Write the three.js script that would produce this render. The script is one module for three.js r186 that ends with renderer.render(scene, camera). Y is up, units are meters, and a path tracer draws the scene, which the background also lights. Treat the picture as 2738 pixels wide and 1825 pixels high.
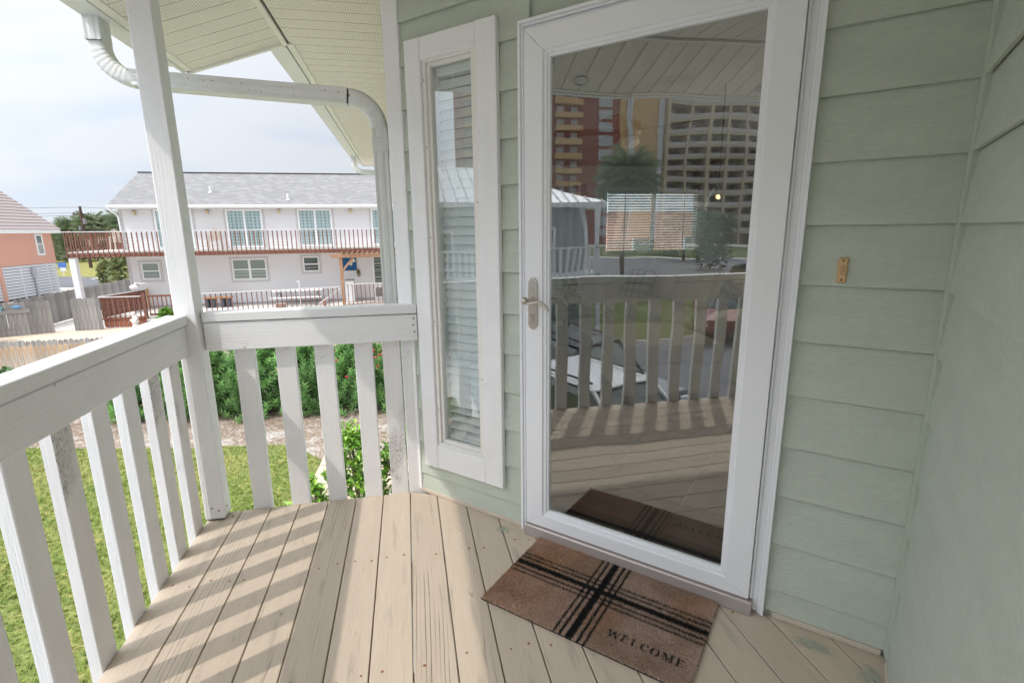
import * as THREE from 'three';
import { mergeGeometries } from 'three/addons/utils/BufferGeometryUtils.js';
import { ImprovedNoise } from 'three/addons/math/ImprovedNoise.js';

// ---------------------------------------------------------------- camera, sky, sun, exposure
const scene = new THREE.Scene();
const EYE = 1.38;
const camera = new THREE.PerspectiveCamera(67.66, 1024 / 682, 0.05, 900);
camera.position.set(0, EYE, 0);
camera.rotation.order = 'YXZ';
camera.rotation.set(-0.21537, -0.19932, -0.01222);
scene.add(camera);

const SUN = new THREE.Vector3(-0.67, 1, 0.23).normalize();
const noise = new ImprovedNoise();
const clamp = (x, a = 0, b = 1) => Math.min(b, Math.max(a, x));
const smooth = (a, b, x) => { const t = clamp((x - a) / (b - a)); return t * t * (3 - 2 * t); };
const fbm = (x, y, z, n = 4) => { let s = 0, a = 0.5; for (let i = 0; i < n; i++) { s += a * noise.noise(x, y, z); x *= 2.03; y *= 2.03; z *= 2.03; a *= 0.5; } return s; };
{
  const W = 1024, H = 512, data = new Float32Array(W * H * 4), d = new THREE.Vector3();
  for (let j = 0; j < H; j++) for (let i = 0; i < W; i++) {
    const el = ((j + 0.5) / H - 0.5) * Math.PI, az = ((i + 0.5) / W - 0.5) * 2 * Math.PI;
    d.set(Math.cos(el) * Math.cos(az), Math.sin(el), Math.cos(el) * Math.sin(az));
    const g = Math.acos(clamp(d.dot(SUN), -1, 1)), e = Math.max(d.y, 0.02);
    // thin high cloud: streaks in a layer seen in perspective, brighter towards the sun
    const px = d.x / (e + 0.22), pz = d.z / (e + 0.22);
    const c = smooth(-0.28, 0.22, fbm(px * 0.9 + 3.1, pz * 2.0 + 1.7, 4.2, 5) + 0.45 * fbm(px * 3 + 9, pz * 6, 1.1, 5) + 0.10);
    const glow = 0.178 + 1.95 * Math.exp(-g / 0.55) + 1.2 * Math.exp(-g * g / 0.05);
    const low = smooth(0.28, 0.0, e);
    const blue = [0.70, 0.80, 0.94], cloud = [0.88, 0.925, 0.99];
    for (let k = 0; k < 3; k++) {
      let v = blue[k] * (1 - c) * 1.06 + cloud[k] * c;
      v = v * (1 - 0.45 * low) + [0.86, 0.92, 1.0][k] * 0.45 * low;
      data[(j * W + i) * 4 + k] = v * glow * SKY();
    }
    data[(j * W + i) * 4 + 3] = 1;
  }
  const t = new THREE.DataTexture(data, W, H, THREE.RGBAFormat, THREE.FloatType);
  t.mapping = THREE.EquirectangularReflectionMapping; t.magFilter = THREE.LinearFilter; t.minFilter = THREE.LinearFilter; t.wrapS = THREE.RepeatWrapping; t.needsUpdate = true;
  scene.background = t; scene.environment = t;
}
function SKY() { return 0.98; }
const sun = new THREE.DirectionalLight(new THREE.Color(1, 0.93, 0.84), 0.68);
sun.position.copy(SUN).multiplyScalar(60); sun.target.position.set(0, 0, -6);
sun.castShadow = true; sun.shadow.radius = 1.5; sun.shadow.mapSize.set(4096, 4096);
Object.assign(sun.shadow.camera, { left: -45, right: 45, top: 45, bottom: -45, near: 1, far: 160 });
scene.add(sun, sun.target);
const renderer = new THREE.WebGLRenderer({ antialias: true });
renderer.toneMapping = THREE.LinearToneMapping;
renderer.toneMappingExposure = 3.05;
renderer.shadowMap.enabled = true;

// ---------------------------------------------------------------- helpers
const S = Math.SQRT1_2, PI = Math.PI;
let seed = 7; const rnd = () => { seed = (seed + 0x6D2B79F5) | 0; let t = Math.imul(seed ^ (seed >>> 15), 1 | seed); t = (t + Math.imul(t ^ (t >>> 7), 61 | t)) ^ t; return ((t ^ (t >>> 14)) >>> 0) / 4294967296; };
const rr = (a, b) => a + (b - a) * rnd();
const used = new Map();
function numbered(n) { const k = used.get(n) || 0; used.set(n, k + 1); return k ? n + '_' + String(k).padStart(3, '0') : n; }
function tag(o, label, category, group) { o.userData.label = label; o.userData.category = category; if (group) o.userData.group = group; return o; }
function thing(name, label, category, [x, y, z] = [0, 0, 0], turn = 0, group) {
  const o = new THREE.Group(); o.name = numbered(name); o.position.set(x, y, z); o.rotation.y = turn; scene.add(o);
  return tag(o, label, category, group);
}
function struct(o, name) { o.name = numbered(name); o.userData.kind = 'structure'; scene.add(o); return o; }
function part(parent, name, geo, m, pos, rot) {
  const g = Array.isArray(geo) ? merge(geo) : geo;
  const o = new THREE.Mesh(g, m); o.name = name; o.castShadow = o.receiveShadow = true;
  if (pos) o.position.set(...pos); if (rot) o.rotation.set(...rot);
  parent.add(o); return o;
}
function sub(parent, name, pos, rot) { const o = new THREE.Group(); o.name = name; if (pos) o.position.set(...pos); if (rot) o.rotation.set(...rot); parent.add(o); return o; }
function merge(list) {
  const a = list.map((g) => { g = g.index ? g.toNonIndexed() : g; for (const k of Object.keys(g.attributes)) if (!['position', 'normal', 'uv'].includes(k)) g.deleteAttribute(k); if (!g.attributes.uv) g.setAttribute('uv', new THREE.BufferAttribute(new Float32Array(g.attributes.position.count * 2), 2)); return g; });
  return a.length === 1 ? a[0] : mergeGeometries(a);
}
// box with chamfered edges; uv in metres, u along the grain axis
function cb(w, h, d, o = {}) {
  const c = Math.min(o.c ?? 0.002, w / 2.2, h / 2.2, d / 2.2), g = { x: 0, y: 1, z: 2 }[o.g || 'x'], hs = [w / 2, h / 2, d / 2], pos = [], uv = [], nor = [];
  const ou = o.ou ?? 0, ov = o.ov ?? 0, at = o.at || [0, 0, 0];
  const V = (s, ax) => { const p = [0, 1, 2].map((i) => s[i] * (i === ax ? hs[i] : hs[i] - c)); return p; };
  const poly = (ps) => {
    const a = new THREE.Vector3(...ps[0]), b = new THREE.Vector3(...ps[1]), cc = new THREE.Vector3(...ps[2]);
    const n = b.clone().sub(a).cross(cc.clone().sub(a)); const mid = ps.reduce((q, p) => q.map((v, i) => v + p[i]), [0, 0, 0]);
    if (n.dot(new THREE.Vector3(...mid)) < 0) { ps = ps.slice().reverse(); n.negate(); } n.normalize();
    const na = [Math.abs(n.x), Math.abs(n.y), Math.abs(n.z)], k = na.indexOf(Math.max(...na));
    const inpl = [0, 1, 2].filter((i) => i !== k), ua = inpl.includes(g) ? g : inpl[0], va = inpl.find((i) => i !== ua);
    for (let i = 1; i < ps.length - 1; i++) for (const p of [ps[0], ps[i], ps[i + 1]]) { pos.push(p[0] + at[0], p[1] + at[1], p[2] + at[2]); nor.push(n.x, n.y, n.z); uv.push(p[ua] + ou, p[va] + ov + k * 0.37); }
  };
  for (let ax = 0; ax < 3; ax++) { const [b, e] = [0, 1, 2].filter((i) => i !== ax); for (const s of [-1, 1]) { const q = []; for (const [x, y] of [[-1, -1], [1, -1], [1, 1], [-1, 1]]) { const v = [0, 0, 0]; v[ax] = s; v[b] = x; v[e] = y; q.push(V(v, ax)); } poly(q); } }
  if (c > 0) {
    for (let ax = 0; ax < 3; ax++) { const [b, e] = [0, 1, 2].filter((i) => i !== ax); for (const sb of [-1, 1]) for (const se of [-1, 1]) { const q = []; for (const [s, k] of [[-1, b], [1, b], [1, e], [-1, e]]) { const v = [0, 0, 0]; v[ax] = s; v[b] = sb; v[e] = se; q.push(V(v, k)); } poly(q); } }
    for (const x of [-1, 1]) for (const y of [-1, 1]) for (const z of [-1, 1]) poly([V([x, y, z], 0), V([x, y, z], 1), V([x, y, z], 2)]);
  }
  const G = new THREE.BufferGeometry();
  G.setAttribute('position', new THREE.Float32BufferAttribute(pos, 3)); G.setAttribute('normal', new THREE.Float32BufferAttribute(nor, 3)); G.setAttribute('uv', new THREE.Float32BufferAttribute(uv, 2));
  return G;
}
// box given by its extents
const ext = (x0, x1, y0, y1, z0, z1, o = {}) => cb(x1 - x0, y1 - y0, z1 - z0, { c: 0, ...o, at: [(x0 + x1) / 2, (y0 + y1) / 2, (z0 + z1) / 2], ou: (o.ou ?? 0) + (x0 + x1) / 2, ov: (o.ov ?? 0) + (y0 + y1) / 2 });
const cyl = (r0, r1, h, n = 16, open = false) => new THREE.CylinderGeometry(r0, r1, h, n, 1, open);
function tube(pts, r, n = 20, k = 8, closed = false) { return new THREE.TubeGeometry(new THREE.CatmullRomCurve3(pts.map((p) => new THREE.Vector3(...p)), closed), n, r, k, closed); }
function bar(a, b, w, h, o = {}) { // rectangular bar between two points
  const A = new THREE.Vector3(...a), B = new THREE.Vector3(...b), L = A.distanceTo(B), g = cb(w, h, L, { c: 0.001, g: 'z', ...o });
  const m = new THREE.Matrix4().lookAt(A, B, Math.abs(B.y - A.y) > 0.95 * L ? new THREE.Vector3(1, 0, 0) : new THREE.Vector3(0, 1, 0)); g.applyMatrix4(m); g.translate((A.x + B.x) / 2, (A.y + B.y) / 2, (A.z + B.z) / 2); return g;
}
function prism(pts, depth, bevel = 0) { // outline in xy, extruded along z
  const s = new THREE.Shape(pts.map((p) => new THREE.Vector2(...p)));
  return new THREE.ExtrudeGeometry(s, { depth, bevelEnabled: bevel > 0, bevelThickness: bevel, bevelSize: bevel, bevelOffset: -bevel, bevelSegments: 1 });
}
function planks(shape, y0, y1) { const g = prism(shape.map(([x, z]) => [x, -z]), y1 - y0, 0); g.rotateX(-PI / 2); g.translate(0, y0, 0); return g; }
function tri(list) { // raw triangles [[x,y,z] x3]
  const g = new THREE.BufferGeometry(); g.setAttribute('position', new THREE.Float32BufferAttribute(list.flat(2), 3)); g.computeVertexNormals(); g.setAttribute('uv', new THREE.Float32BufferAttribute(list.flat().flatMap((p) => [p[0] + p[2] * 0.7, p[1] + p[2] * 0.7]), 2)); return g;
}
const quad = (a, b, c, d) => [[a, b, c], [a, c, d]];
function slab(a, b, c, d, t) { // a roof slab: four corners and a thickness downwards
  const dn = (p) => [p[0], p[1] - t, p[2]], A = dn(a), B = dn(b), C = dn(c), D = dn(d);
  const g = tri([...quad(a, b, c, d), ...quad(D, C, B, A), ...quad(a, A, B, b), ...quad(b, B, C, c), ...quad(c, C, D, d), ...quad(d, D, A, a)]);
  const e1 = new THREE.Vector3(...b).sub(new THREE.Vector3(...a)).normalize(), e2 = new THREE.Vector3(...d).sub(new THREE.Vector3(...a)).normalize(), p = g.attributes.position, v = new THREE.Vector3(), o = new THREE.Vector3(...a);
  for (let i = 0; i < p.count; i++) { v.fromBufferAttribute(p, i).sub(o); g.attributes.uv.setXY(i, v.dot(e1), v.dot(e2)); }
  return g;
}

// ---------------------------------------------------------------- textures
function tex(W, H, fn, { srgb = true, sx = 1, sy = 1 } = {}) {
  const d = new Uint8Array(W * H * 4);
  for (let j = 0; j < H; j++) for (let i = 0; i < W; i++) { const c = fn(i / W, j / H, i, j), o = (j * W + i) * 4; const a = typeof c === 'number' ? [c, c, c] : c; for (let k = 0; k < 3; k++) d[o + k] = clamp(a[k]) * 255; d[o + 3] = a[3] === undefined ? 255 : clamp(a[3]) * 255; }
  const t = new THREE.DataTexture(d, W, H); t.wrapS = t.wrapT = THREE.RepeatWrapping; t.magFilter = THREE.LinearFilter; t.minFilter = THREE.LinearMipmapLinearFilter; t.generateMipmaps = true;
  if (srgb) t.colorSpace = THREE.SRGBColorSpace; t.repeat.set(1 / sx, 1 / sy); t.needsUpdate = true; return t;
}
// noise that repeats over a unit square
function tn(u, v, fx, fy, z, n = 4) {
  const f = (a, b) => fbm(a * fx, b * fy, z, n), x = smooth(0, 1, u), y = smooth(0, 1, v);
  const wx = clamp((u - 0.8) / 0.2), wy = clamp((v - 0.8) / 0.2);
  return (f(u, v) * (1 - wx) + f(u - 1, v) * wx) * (1 - wy) + (f(u, v - 1) * (1 - wx) + f(u - 1, v - 1) * wx) * wy;
}
const T = {};
T.grain = tex(512, 256, (u, v) => 0.55 + 0.5 * tn(u, v, 5, 55, 1.3, 3) + 0.35 * tn(u, v, 22, 150, 4.1, 2) + 0.25 * tn(u, v, 3, 9, 7.7, 3), { srgb: false, sx: 0.8, sy: 0.26 });
T.sidingBump = tex(1024, 256, (u, v) => { const w = tn(u, v, 6, 5, 2.2, 3) * 0.05; const l = Math.sin((v + w) * 2 * PI * 30 + 3 * tn(u, v, 5, 8, 9, 2)); return 0.5 + 0.22 * l * (0.6 + tn(u, v, 9, 7, 5, 2)) + 0.42 * tn(u, v, 40, 90, 3.3, 3); }, { srgb: false, sx: 0.9, sy: 0.184 });
T.sidingColor = tex(512, 256, (u, v) => { const a = 1 + 0.05 * tn(u, v, 6, 8, 3.1, 4) + 0.05 * tn(u, v, 60, 60, 8.8, 2); return [0.742 * a, 0.774 * a, 0.724 * a]; }, { sx: 1.3, sy: 0.61 });
const chips = (u, v) => { const a = tn(u, v, 9, 26, 3.6, 4); return smooth(0.30, 0.36, a); };
T.whiteColor = tex(512, 512, (u, v) => { const a = 1 + 0.035 * tn(u, v, 4, 8, 6.1, 4) + 0.02 * tn(u, v, 70, 120, 2.2, 2); const s = smooth(0.40, 0.55, tn(u, v, 40, 70, 9.3, 3) + 0.25 * tn(u, v, 4, 4, 1.9, 2)); return [0.935 * a - 0.28 * s, 0.935 * a - 0.29 * s, 0.94 * a - 0.32 * s]; }, { sx: 1.1, sy: 0.9 });
T.mildewColor = tex(512, 512, (u, v) => { const a = 1 + 0.04 * tn(u, v, 4, 8, 6.1, 4); const m = smooth(0.02, 0.40, tn(u, v, 4, 3, 12.4, 3)); const s = m * (0.25 + 0.75 * smooth(-0.02, 0.34, tn(u, v, 110, 110, 4.7, 3) + 0.35 * tn(u, v, 30, 60, 2.7, 3))); return [0.925 * a - 0.34 * s, 0.92 * a - 0.34 * s, 0.92 * a - 0.35 * s]; }, { sx: 1.3, sy: 0.5 });
function deckPair(k) {
  const xc = 0.35 + 0.3 * rnd(), bend = 1.2 + rnd() * 2.2, kind = rnd(), off = k * 11.3;
  const ring = (u, v) => {
    const w = 0.10 * tn(u, v, 4, 1.2, off + 1, 2) + 0.006 * tn(u, v, 14, 3, off + 2, 2), x = v - xc + w;
    const g = kind < 0.6 ? x * x * 14 * bend / 2 + 1.3 * Math.sin((u + 0.05 * w) * 2 * PI) : (v + w) * 4 + 0.5 * Math.sin(u * 2 * PI);
    const f = g * 2.3 - Math.floor(g * 2.3), line = smooth(0.10, 0.0, Math.min(f, 1 - f));
    const mask = smooth(-0.03, 0.22, tn(u, v, 3, 2, off + 5, 3)) , br = 0.35 + 0.65 * smooth(-0.25, 0.05, tn(u, v, 12, 9, off + 6, 3));
    const fine = smooth(0.20, 0.34, tn(u, v, 3, 52, off + 8, 3)) * smooth(0.04, 0.28, tn(u, v, 4, 3, off + 9, 2));
    return clamp((line * mask * br * 0.95 + fine * 0.6) * [1, 0.75, 0.5, 0.28, 0.2][k]);
  };
  const W = 1024, H = 160, cr = new Float32Array(W * H);
  for (let j = 0; j < H; j++) for (let i = 0; i < W; i++) cr[j * W + i] = ring(i / W, j / H);
  const tone = 0.97 + 0.05 * rnd();
  const col = tex(W, H, (u, v, i, j) => { const c = cr[j * W + i], a = tone * (1 + 0.05 * tn(u, v, 6, 3, off + 20, 4) + 0.03 * tn(u, v, 40, 20, off + 21, 2)), d = smooth(0.12, 0.42, tn(u, v, 9, 3, off + 23, 4)) * 0.07, sp = smooth(0.45, 0.55, tn(u, v, 60, 12, off + 25, 2)) * 0.12; return [0.785 * a - c * 0.36 - d - sp * 0.6, 0.725 * a - c * 0.35 - d * 0.92 - sp * 0.6, 0.655 * a - c * 0.32 - d * 0.8 - sp * 0.6]; });
  const bmp = tex(W, H, (u, v, i, j) => 0.75 - 0.7 * cr[j * W + i] + 0.22 * tn(u, v, 10, 40, off + 30, 2), { srgb: false });
  return [col, bmp];
}
T.coir = null;
T.perf = tex(128, 128, (u, v) => { const a = (u * 10) % 1, b = (v * 11) % 1, d = Math.hypot(a - 0.5, (b - 0.5) * 1.3); const k = smooth(0.20, 0.30, d), m = v < 0.14 || v > 0.90 ? 1 : k; const q = 0.62 + 0.38 * m; return [0.95 * q, 0.925 * q, 0.885 * q]; }, { sx: 0.137, sy: 0.137 });
T.shingle = tex(512, 512, (u, v) => { const r = Math.floor(v * 20), s = ((r * 0.37) % 1), cx2 = Math.floor((u + s) * 12) % 12, h = Math.abs(Math.sin(r * 91.7 + cx2 * 47.3) * 4375.5) % 1, e = smooth(0.0, 0.16, (v * 20) % 1); const a = 0.515 + 0.075 * h + 0.08 * tn(u, v, 90, 90, 3, 2) + 0.02 * tn(u, v, 4, 4, 7, 3); return [a * 1.0 * (0.76 + 0.24 * e), a * 0.99 * (0.76 + 0.24 * e), a * 0.99 * (0.76 + 0.24 * e)]; }, { sx: 3.4, sy: 2.9 });
const speck = (base, amp, f, z) => tex(512, 512, (u, v) => { const a = 1 + amp * (tn(u, v, f, f, z, 5) + 0.9 * tn(u, v, f * 9, f * 9, z + 3, 3)); return base.map((c) => c * a); });
T.grass = tex(512, 512, (u, v) => { const a = tn(u, v, 6, 6, 3.1, 4), b = tn(u, v, 90, 90, 6.2, 3); const y = smooth(-0.15, 0.3, a); return [0.46 + 0.14 * y + 0.2 * b, 0.50 + 0.07 * y + 0.2 * b, 0.26 + 0.08 * y + 0.12 * b]; }, { sx: 3, sy: 3 });
T.mulch = tex(512, 512, (u, v) => { const a = tn(u, v, 5, 5, 8.3, 4), b = tn(u, v, 70, 25, 2.9, 3), y = smooth(-0.1, 0.25, a); return [0.60 + 0.10 * y + 0.32 * b, 0.54 + 0.13 * y + 0.31 * b, 0.49 + 0.15 * y + 0.30 * b]; }, { sx: 2.2, sy: 2.2 });
T.sand = speck([0.87, 0.85, 0.82], 0.10, 5, 3.2); T.sand.repeat.set(1 / 4, 1 / 4);
T.concrete = speck([0.80, 0.73, 0.65], 0.07, 5, 6.6); T.concrete.repeat.set(1 / 2, 1 / 2);
T.asphalt = speck([0.42, 0.42, 0.44], 0.12, 6, 9.1); T.asphalt.repeat.set(1 / 3, 1 / 3);
T.picket = tex(256, 256, (u, v) => { const a = 0.60 + 0.22 * tn(u, v, 4, 30, 3.4, 3) + 0.12 * tn(u, v, 3, 4, 8, 3); return [a * 1.0, a * 0.985, a * 0.965]; }, { sx: 1.6, sy: 0.4 });
T.cedar = tex(256, 256, (u, v) => { const a = 0.74 + 0.2 * tn(u, v, 4, 26, 5.4, 3), k = smooth(-0.1, 0.3, tn(u, v, 2, 5, 2.4, 3)); return [a, a * (0.93 - 0.10 * k), a * (0.86 - 0.20 * k)]; }, { sx: 1.3, sy: 0.5 });
T.redwood = tex(256, 256, (u, v) => { const a = 1 + 0.5 * tn(u, v, 4, 30, 2.4, 3), k = smooth(0.16, 0.34, tn(u, v, 6, 22, 5.5, 3)); return [0.50 * a + 0.16 * k, 0.335 * a + 0.24 * k, 0.28 * a + 0.26 * k]; }, { sx: 1.2, sy: 0.3 });
T.tile = speck([0.47, 0.40, 0.35], 0.14, 5, 12.1); T.tile.repeat.set(1 / 0.5, 1 / 0.5);
T.fabric = speck([0.62, 0.59, 0.55], 0.06, 30, 2.1); T.fabric.repeat.set(2, 2);

const lin = (r, g, b) => new THREE.Color().setRGB(r, g, b);
const mk = (c, rough = 0.7, o = {}) => new THREE.MeshStandardMaterial({ color: c, roughness: rough, side: THREE.DoubleSide, ...o });
const M = {
  white: mk(0xffffff, 0.55, { map: T.whiteColor, bumpMap: T.grain, bumpScale: 0.0017 }),
  mildew: mk(0xffffff, 0.6, { map: T.mildewColor, bumpMap: T.grain, bumpScale: 0.0013 }),
  smoothWhite: mk(lin(0.84, 0.85, 0.88), 0.35),
  cream: mk(lin(0.82, 0.80, 0.76), 0.55, { bumpMap: T.grain, bumpScale: 0.0006 }),
  siding: mk(0xffffff, 0.6, { map: T.sidingColor, bumpMap: T.sidingBump, bumpScale: 0.0011 }),
  sage: mk(lin(0.46, 0.515, 0.435), 0.6, { bumpMap: T.grain, bumpScale: 0.0005 }),
  deckEdge: mk(lin(0.58, 0.50, 0.42), 0.7, { bumpMap: T.grain, bumpScale: 0.001 }),
  dark: mk(lin(0.02, 0.02, 0.02), 0.6),
  soffit: mk(0xffffff, 0.55, { map: T.perf, bumpMap: T.perf, bumpScale: 0.0008 }),
  vinyl: mk(lin(0.84, 0.81, 0.745), 0.5),
  gutter: mk(lin(0.76, 0.77, 0.755), 0.4, { bumpMap: T.grain, bumpScale: 0.0004 }),
  rust: mk(lin(0.28, 0.10, 0.045), 0.8),
  nickel: mk(lin(0.56, 0.52, 0.47), 0.36, { metalness: 0.9 }),
  alu: mk(lin(0.42, 0.37, 0.35), 0.42, { metalness: 0.35 }),
  glass: new THREE.MeshPhysicalMaterial({ color: lin(0.93, 0.96, 0.95), roughness: 0, transmission: 1, thickness: 0, ior: 2.35, side: THREE.DoubleSide }),
  pane: new THREE.MeshPhysicalMaterial({ color: lin(0.95, 0.98, 0.98), roughness: 0, transmission: 1, thickness: 0, ior: 1.85, side: THREE.DoubleSide }),
  shingle: mk(0xffffff, 0.9, { map: T.shingle, bumpMap: T.shingle, bumpScale: 0.004 }),
  brass: mk(lin(0.62, 0.42, 0.22), 0.45, { metalness: 0.35 }),
};

// ---------------------------------------------------------------- ground
const G = -2.7;
function sheet(name, pts, y, m, s = 1) {
  const g = new THREE.ShapeGeometry(new THREE.Shape(pts.map(([x, z]) => new THREE.Vector2(x, -z)))); g.rotateX(-PI / 2);
  const o = new THREE.Mesh(g, m); o.position.y = y; o.receiveShadow = true; return struct(o, name);
}
const rect = (x0, x1, z0, z1) => [[x0, z0], [x1, z0], [x1, z1], [x0, z1]];
const wavy = (pts, amp, z) => { const out = []; for (let i = 0; i < pts.length; i++) { const a = pts[i], b = pts[(i + 1) % pts.length], n = Math.max(2, Math.ceil(Math.hypot(b[0] - a[0], b[1] - a[1]) / 0.3)); for (let k = 0; k < n; k++) { const x = a[0] + (b[0] - a[0]) * k / n, y = a[1] + (b[1] - a[1]) * k / n; out.push([x + amp * noise.noise(x * 1.3, y * 1.3, z), y + amp * noise.noise(x * 1.3, y * 1.3, z + 7)]); } } return out; };
M.sand = mk(0xffffff, 0.95, { map: T.sand, bumpMap: T.sand, bumpScale: 0.03 });
M.grassG = mk(0xffffff, 0.95, { map: T.grass, bumpMap: T.grass, bumpScale: 0.02 });
M.mulch = mk(0xffffff, 0.95, { map: T.mulch, bumpMap: T.mulch, bumpScale: 0.03 });
M.concrete = mk(0xffffff, 0.85, { map: T.concrete, bumpMap: T.concrete, bumpScale: 0.004 });
M.asphalt = mk(0xffffff, 0.9, { map: T.asphalt, bumpMap: T.asphalt, bumpScale: 0.006 });
sheet('ground', rect(-420, 420, -420, 420), G - 0.02, M.sand);
sheet('parking_lot', rect(-15, 3, -1.2, 30), G + 0.004, M.asphalt);
const lawnEdge = wavy([[-9.6, -1.6], [-1.7, -1.6], [-1.62, -8.0], [-1.75, -9.2], [-2.6, -10.1], [-4.5, -10.3], [-9.6, -11.6]], 0.10, 2);
sheet('lawn', lawnEdge, G + 0.012, M.grassG);
sheet('mulch_bed', wavy([[-9.9, -11.2], [-4.5, -10.1], [-2.4, -9.7], [-1.66, -8.9], [-0.7, -8.7], [0.9, -8.4], [1.5, -13.2], [-9.9, -14.4]], 0.14, 5), G + 0.004, M.mulch);
sheet('driveway', rect(-17, 6, -25.6, -18.3), G + 0.006, M.concrete);
sheet('street', [[-70, -66], [-26, -47], [-15, -44], [-5, -43.5], [-5, -49], [-14, -50], [-24, -53], [-70, -76]], G + 0.008, M.asphalt);
sheet('verge', [[-90, -86], [-70, -77], [-24, -55], [-14, -52], [4, -51], [4, -95], [-90, -125]], G + 0.01, mk(0xffffff, 0.95, { map: T.grass, color: lin(1.15, 1.02, 0.95) }));
sheet('far_road', rect(-60, -30, -60, 90), G + 0.006, M.asphalt);
M.grassF = mk(lin(0.38, 0.44, 0.33), 0.95, { map: T.grass });
sheet('park_grass', rect(-100, -62, -60, 130), G + 0.006, M.grassF);
sheet('yard_grass', rect(-30, -15.2, 1, 40), G + 0.009, M.grassF);
{ // grass blades on the lawn
  const pts = lawnEdge, inside = (x, z) => { let c = false; for (let i = 0, j = pts.length - 1; i < pts.length; j = i++) { const [xi, zi] = pts[i], [xj, zj] = pts[j]; if ((zi > z) !== (zj > z) && x < (xj - xi) * (z - zi) / (zj - zi) + xi) c = !c; } return c; };
  const tuft = []; for (let k = 0; k < 6; k++) { const a = rr(0, 6.28), l = rr(0.025, 0.05), w = 0.0035, x = rr(-0.02, 0.02), z = rr(-0.02, 0.02), dx = Math.cos(a), dz = Math.sin(a), b = rr(0.2, 1.0); tuft.push([[x - dz * w, 0, z + dx * w], [x + dz * w, 0, z - dx * w], [x + dx * l * b, l, z + dz * l * b]]); }
  const g = tri(tuft), N = 62000, im = new THREE.InstancedMesh(g, mk(0xffffff, 0.8), N), m4 = new THREE.Matrix4(), q = new THREE.Quaternion(), up = new THREE.Vector3(0, 1, 0), c = new THREE.Color(); let n = 0;
  while (n < N) { const x = rr(-9.6, -1.5), z = rr(-11.6, -1.6); if (!inside(x, z)) continue; const s = rr(0.7, 1.25), dry = smooth(-0.05, 0.3, fbm(x * 0.6, z * 0.6, 3.3)); q.setFromAxisAngle(up, rr(0, 6.28)); m4.compose(new THREE.Vector3(x, G + 0.012, z), q, new THREE.Vector3(s, s, s)); im.setMatrixAt(n, m4); const t = rnd(); c.setRGB(0.225 + 0.17 * dry + 0.09 * t, 0.31 + 0.10 * dry + 0.09 * t, 0.085 + 0.08 * dry); im.setColorAt(n, c); n++; }
  im.name = 'grass'; im.userData = { kind: 'stuff', label: 'short green and yellowing grass blades covering the lawn below the deck', category: 'grass' }; im.castShadow = im.receiveShadow = true; scene.add(im);
}
{ // pine straw on the bed
  const g = new THREE.BoxGeometry(0.12, 0.004, 0.004), N = 9000, im = new THREE.InstancedMesh(g, mk(0xffffff, 0.9), N), m4 = new THREE.Matrix4(), e = new THREE.Euler(), q = new THREE.Quaternion(), c = new THREE.Color();
  for (let n = 0; n < N; n++) { const x = rr(-9.5, 1.2), z0 = -9.9 - Math.max(0, -x - 3) * 0.22, z = z0 - Math.pow(rnd(), 0.55) * 2.6; e.set(rr(-0.2, 0.2), rr(0, 6.28), rr(-0.25, 0.25)); m4.compose(new THREE.Vector3(x, G + 0.012, z), q.setFromEuler(e), new THREE.Vector3(rr(0.5, 1.3), 1, 1)); im.setMatrixAt(n, m4); const t = rnd(); c.setRGB(0.24 + 0.25 * t, 0.16 + 0.20 * t, 0.11 + 0.15 * t); im.setColorAt(n, c); }
  im.name = 'pine_straw'; im.userData = { kind: 'stuff', label: 'brown pine straw scattered on the bed under the oleanders', category: 'straw' }; im.receiveShadow = true; scene.add(im);
}
{ const p = new THREE.Group(); struct(p, 'stepping_path'); // concrete path slabs beside the lawn
  const slabs = [[[-1.70, -9.28], [-1.15, -9.40], [-0.75, -9.15], [-0.72, -8.92], [-1.72, -8.88]], [[-1.72, -8.86], [-0.72, -8.90], [-0.72, -7.82], [-1.78, -7.82]], [[-1.78, -7.80], [-0.72, -7.80], [-0.74, -6.7], [-1.80, -6.7]], [[-1.80, -6.68], [-0.74, -6.68], [-0.74, -5.5], [-1.80, -5.5]], [[-0.70, -8.9], [0.6, -8.7], [0.6, -7.8], [-0.70, -7.82]]];
  for (const s of slabs) { const g = planks(s, G - 0.03, G + 0.045); part(p, 'slab', g, M.concrete); } }

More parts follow.
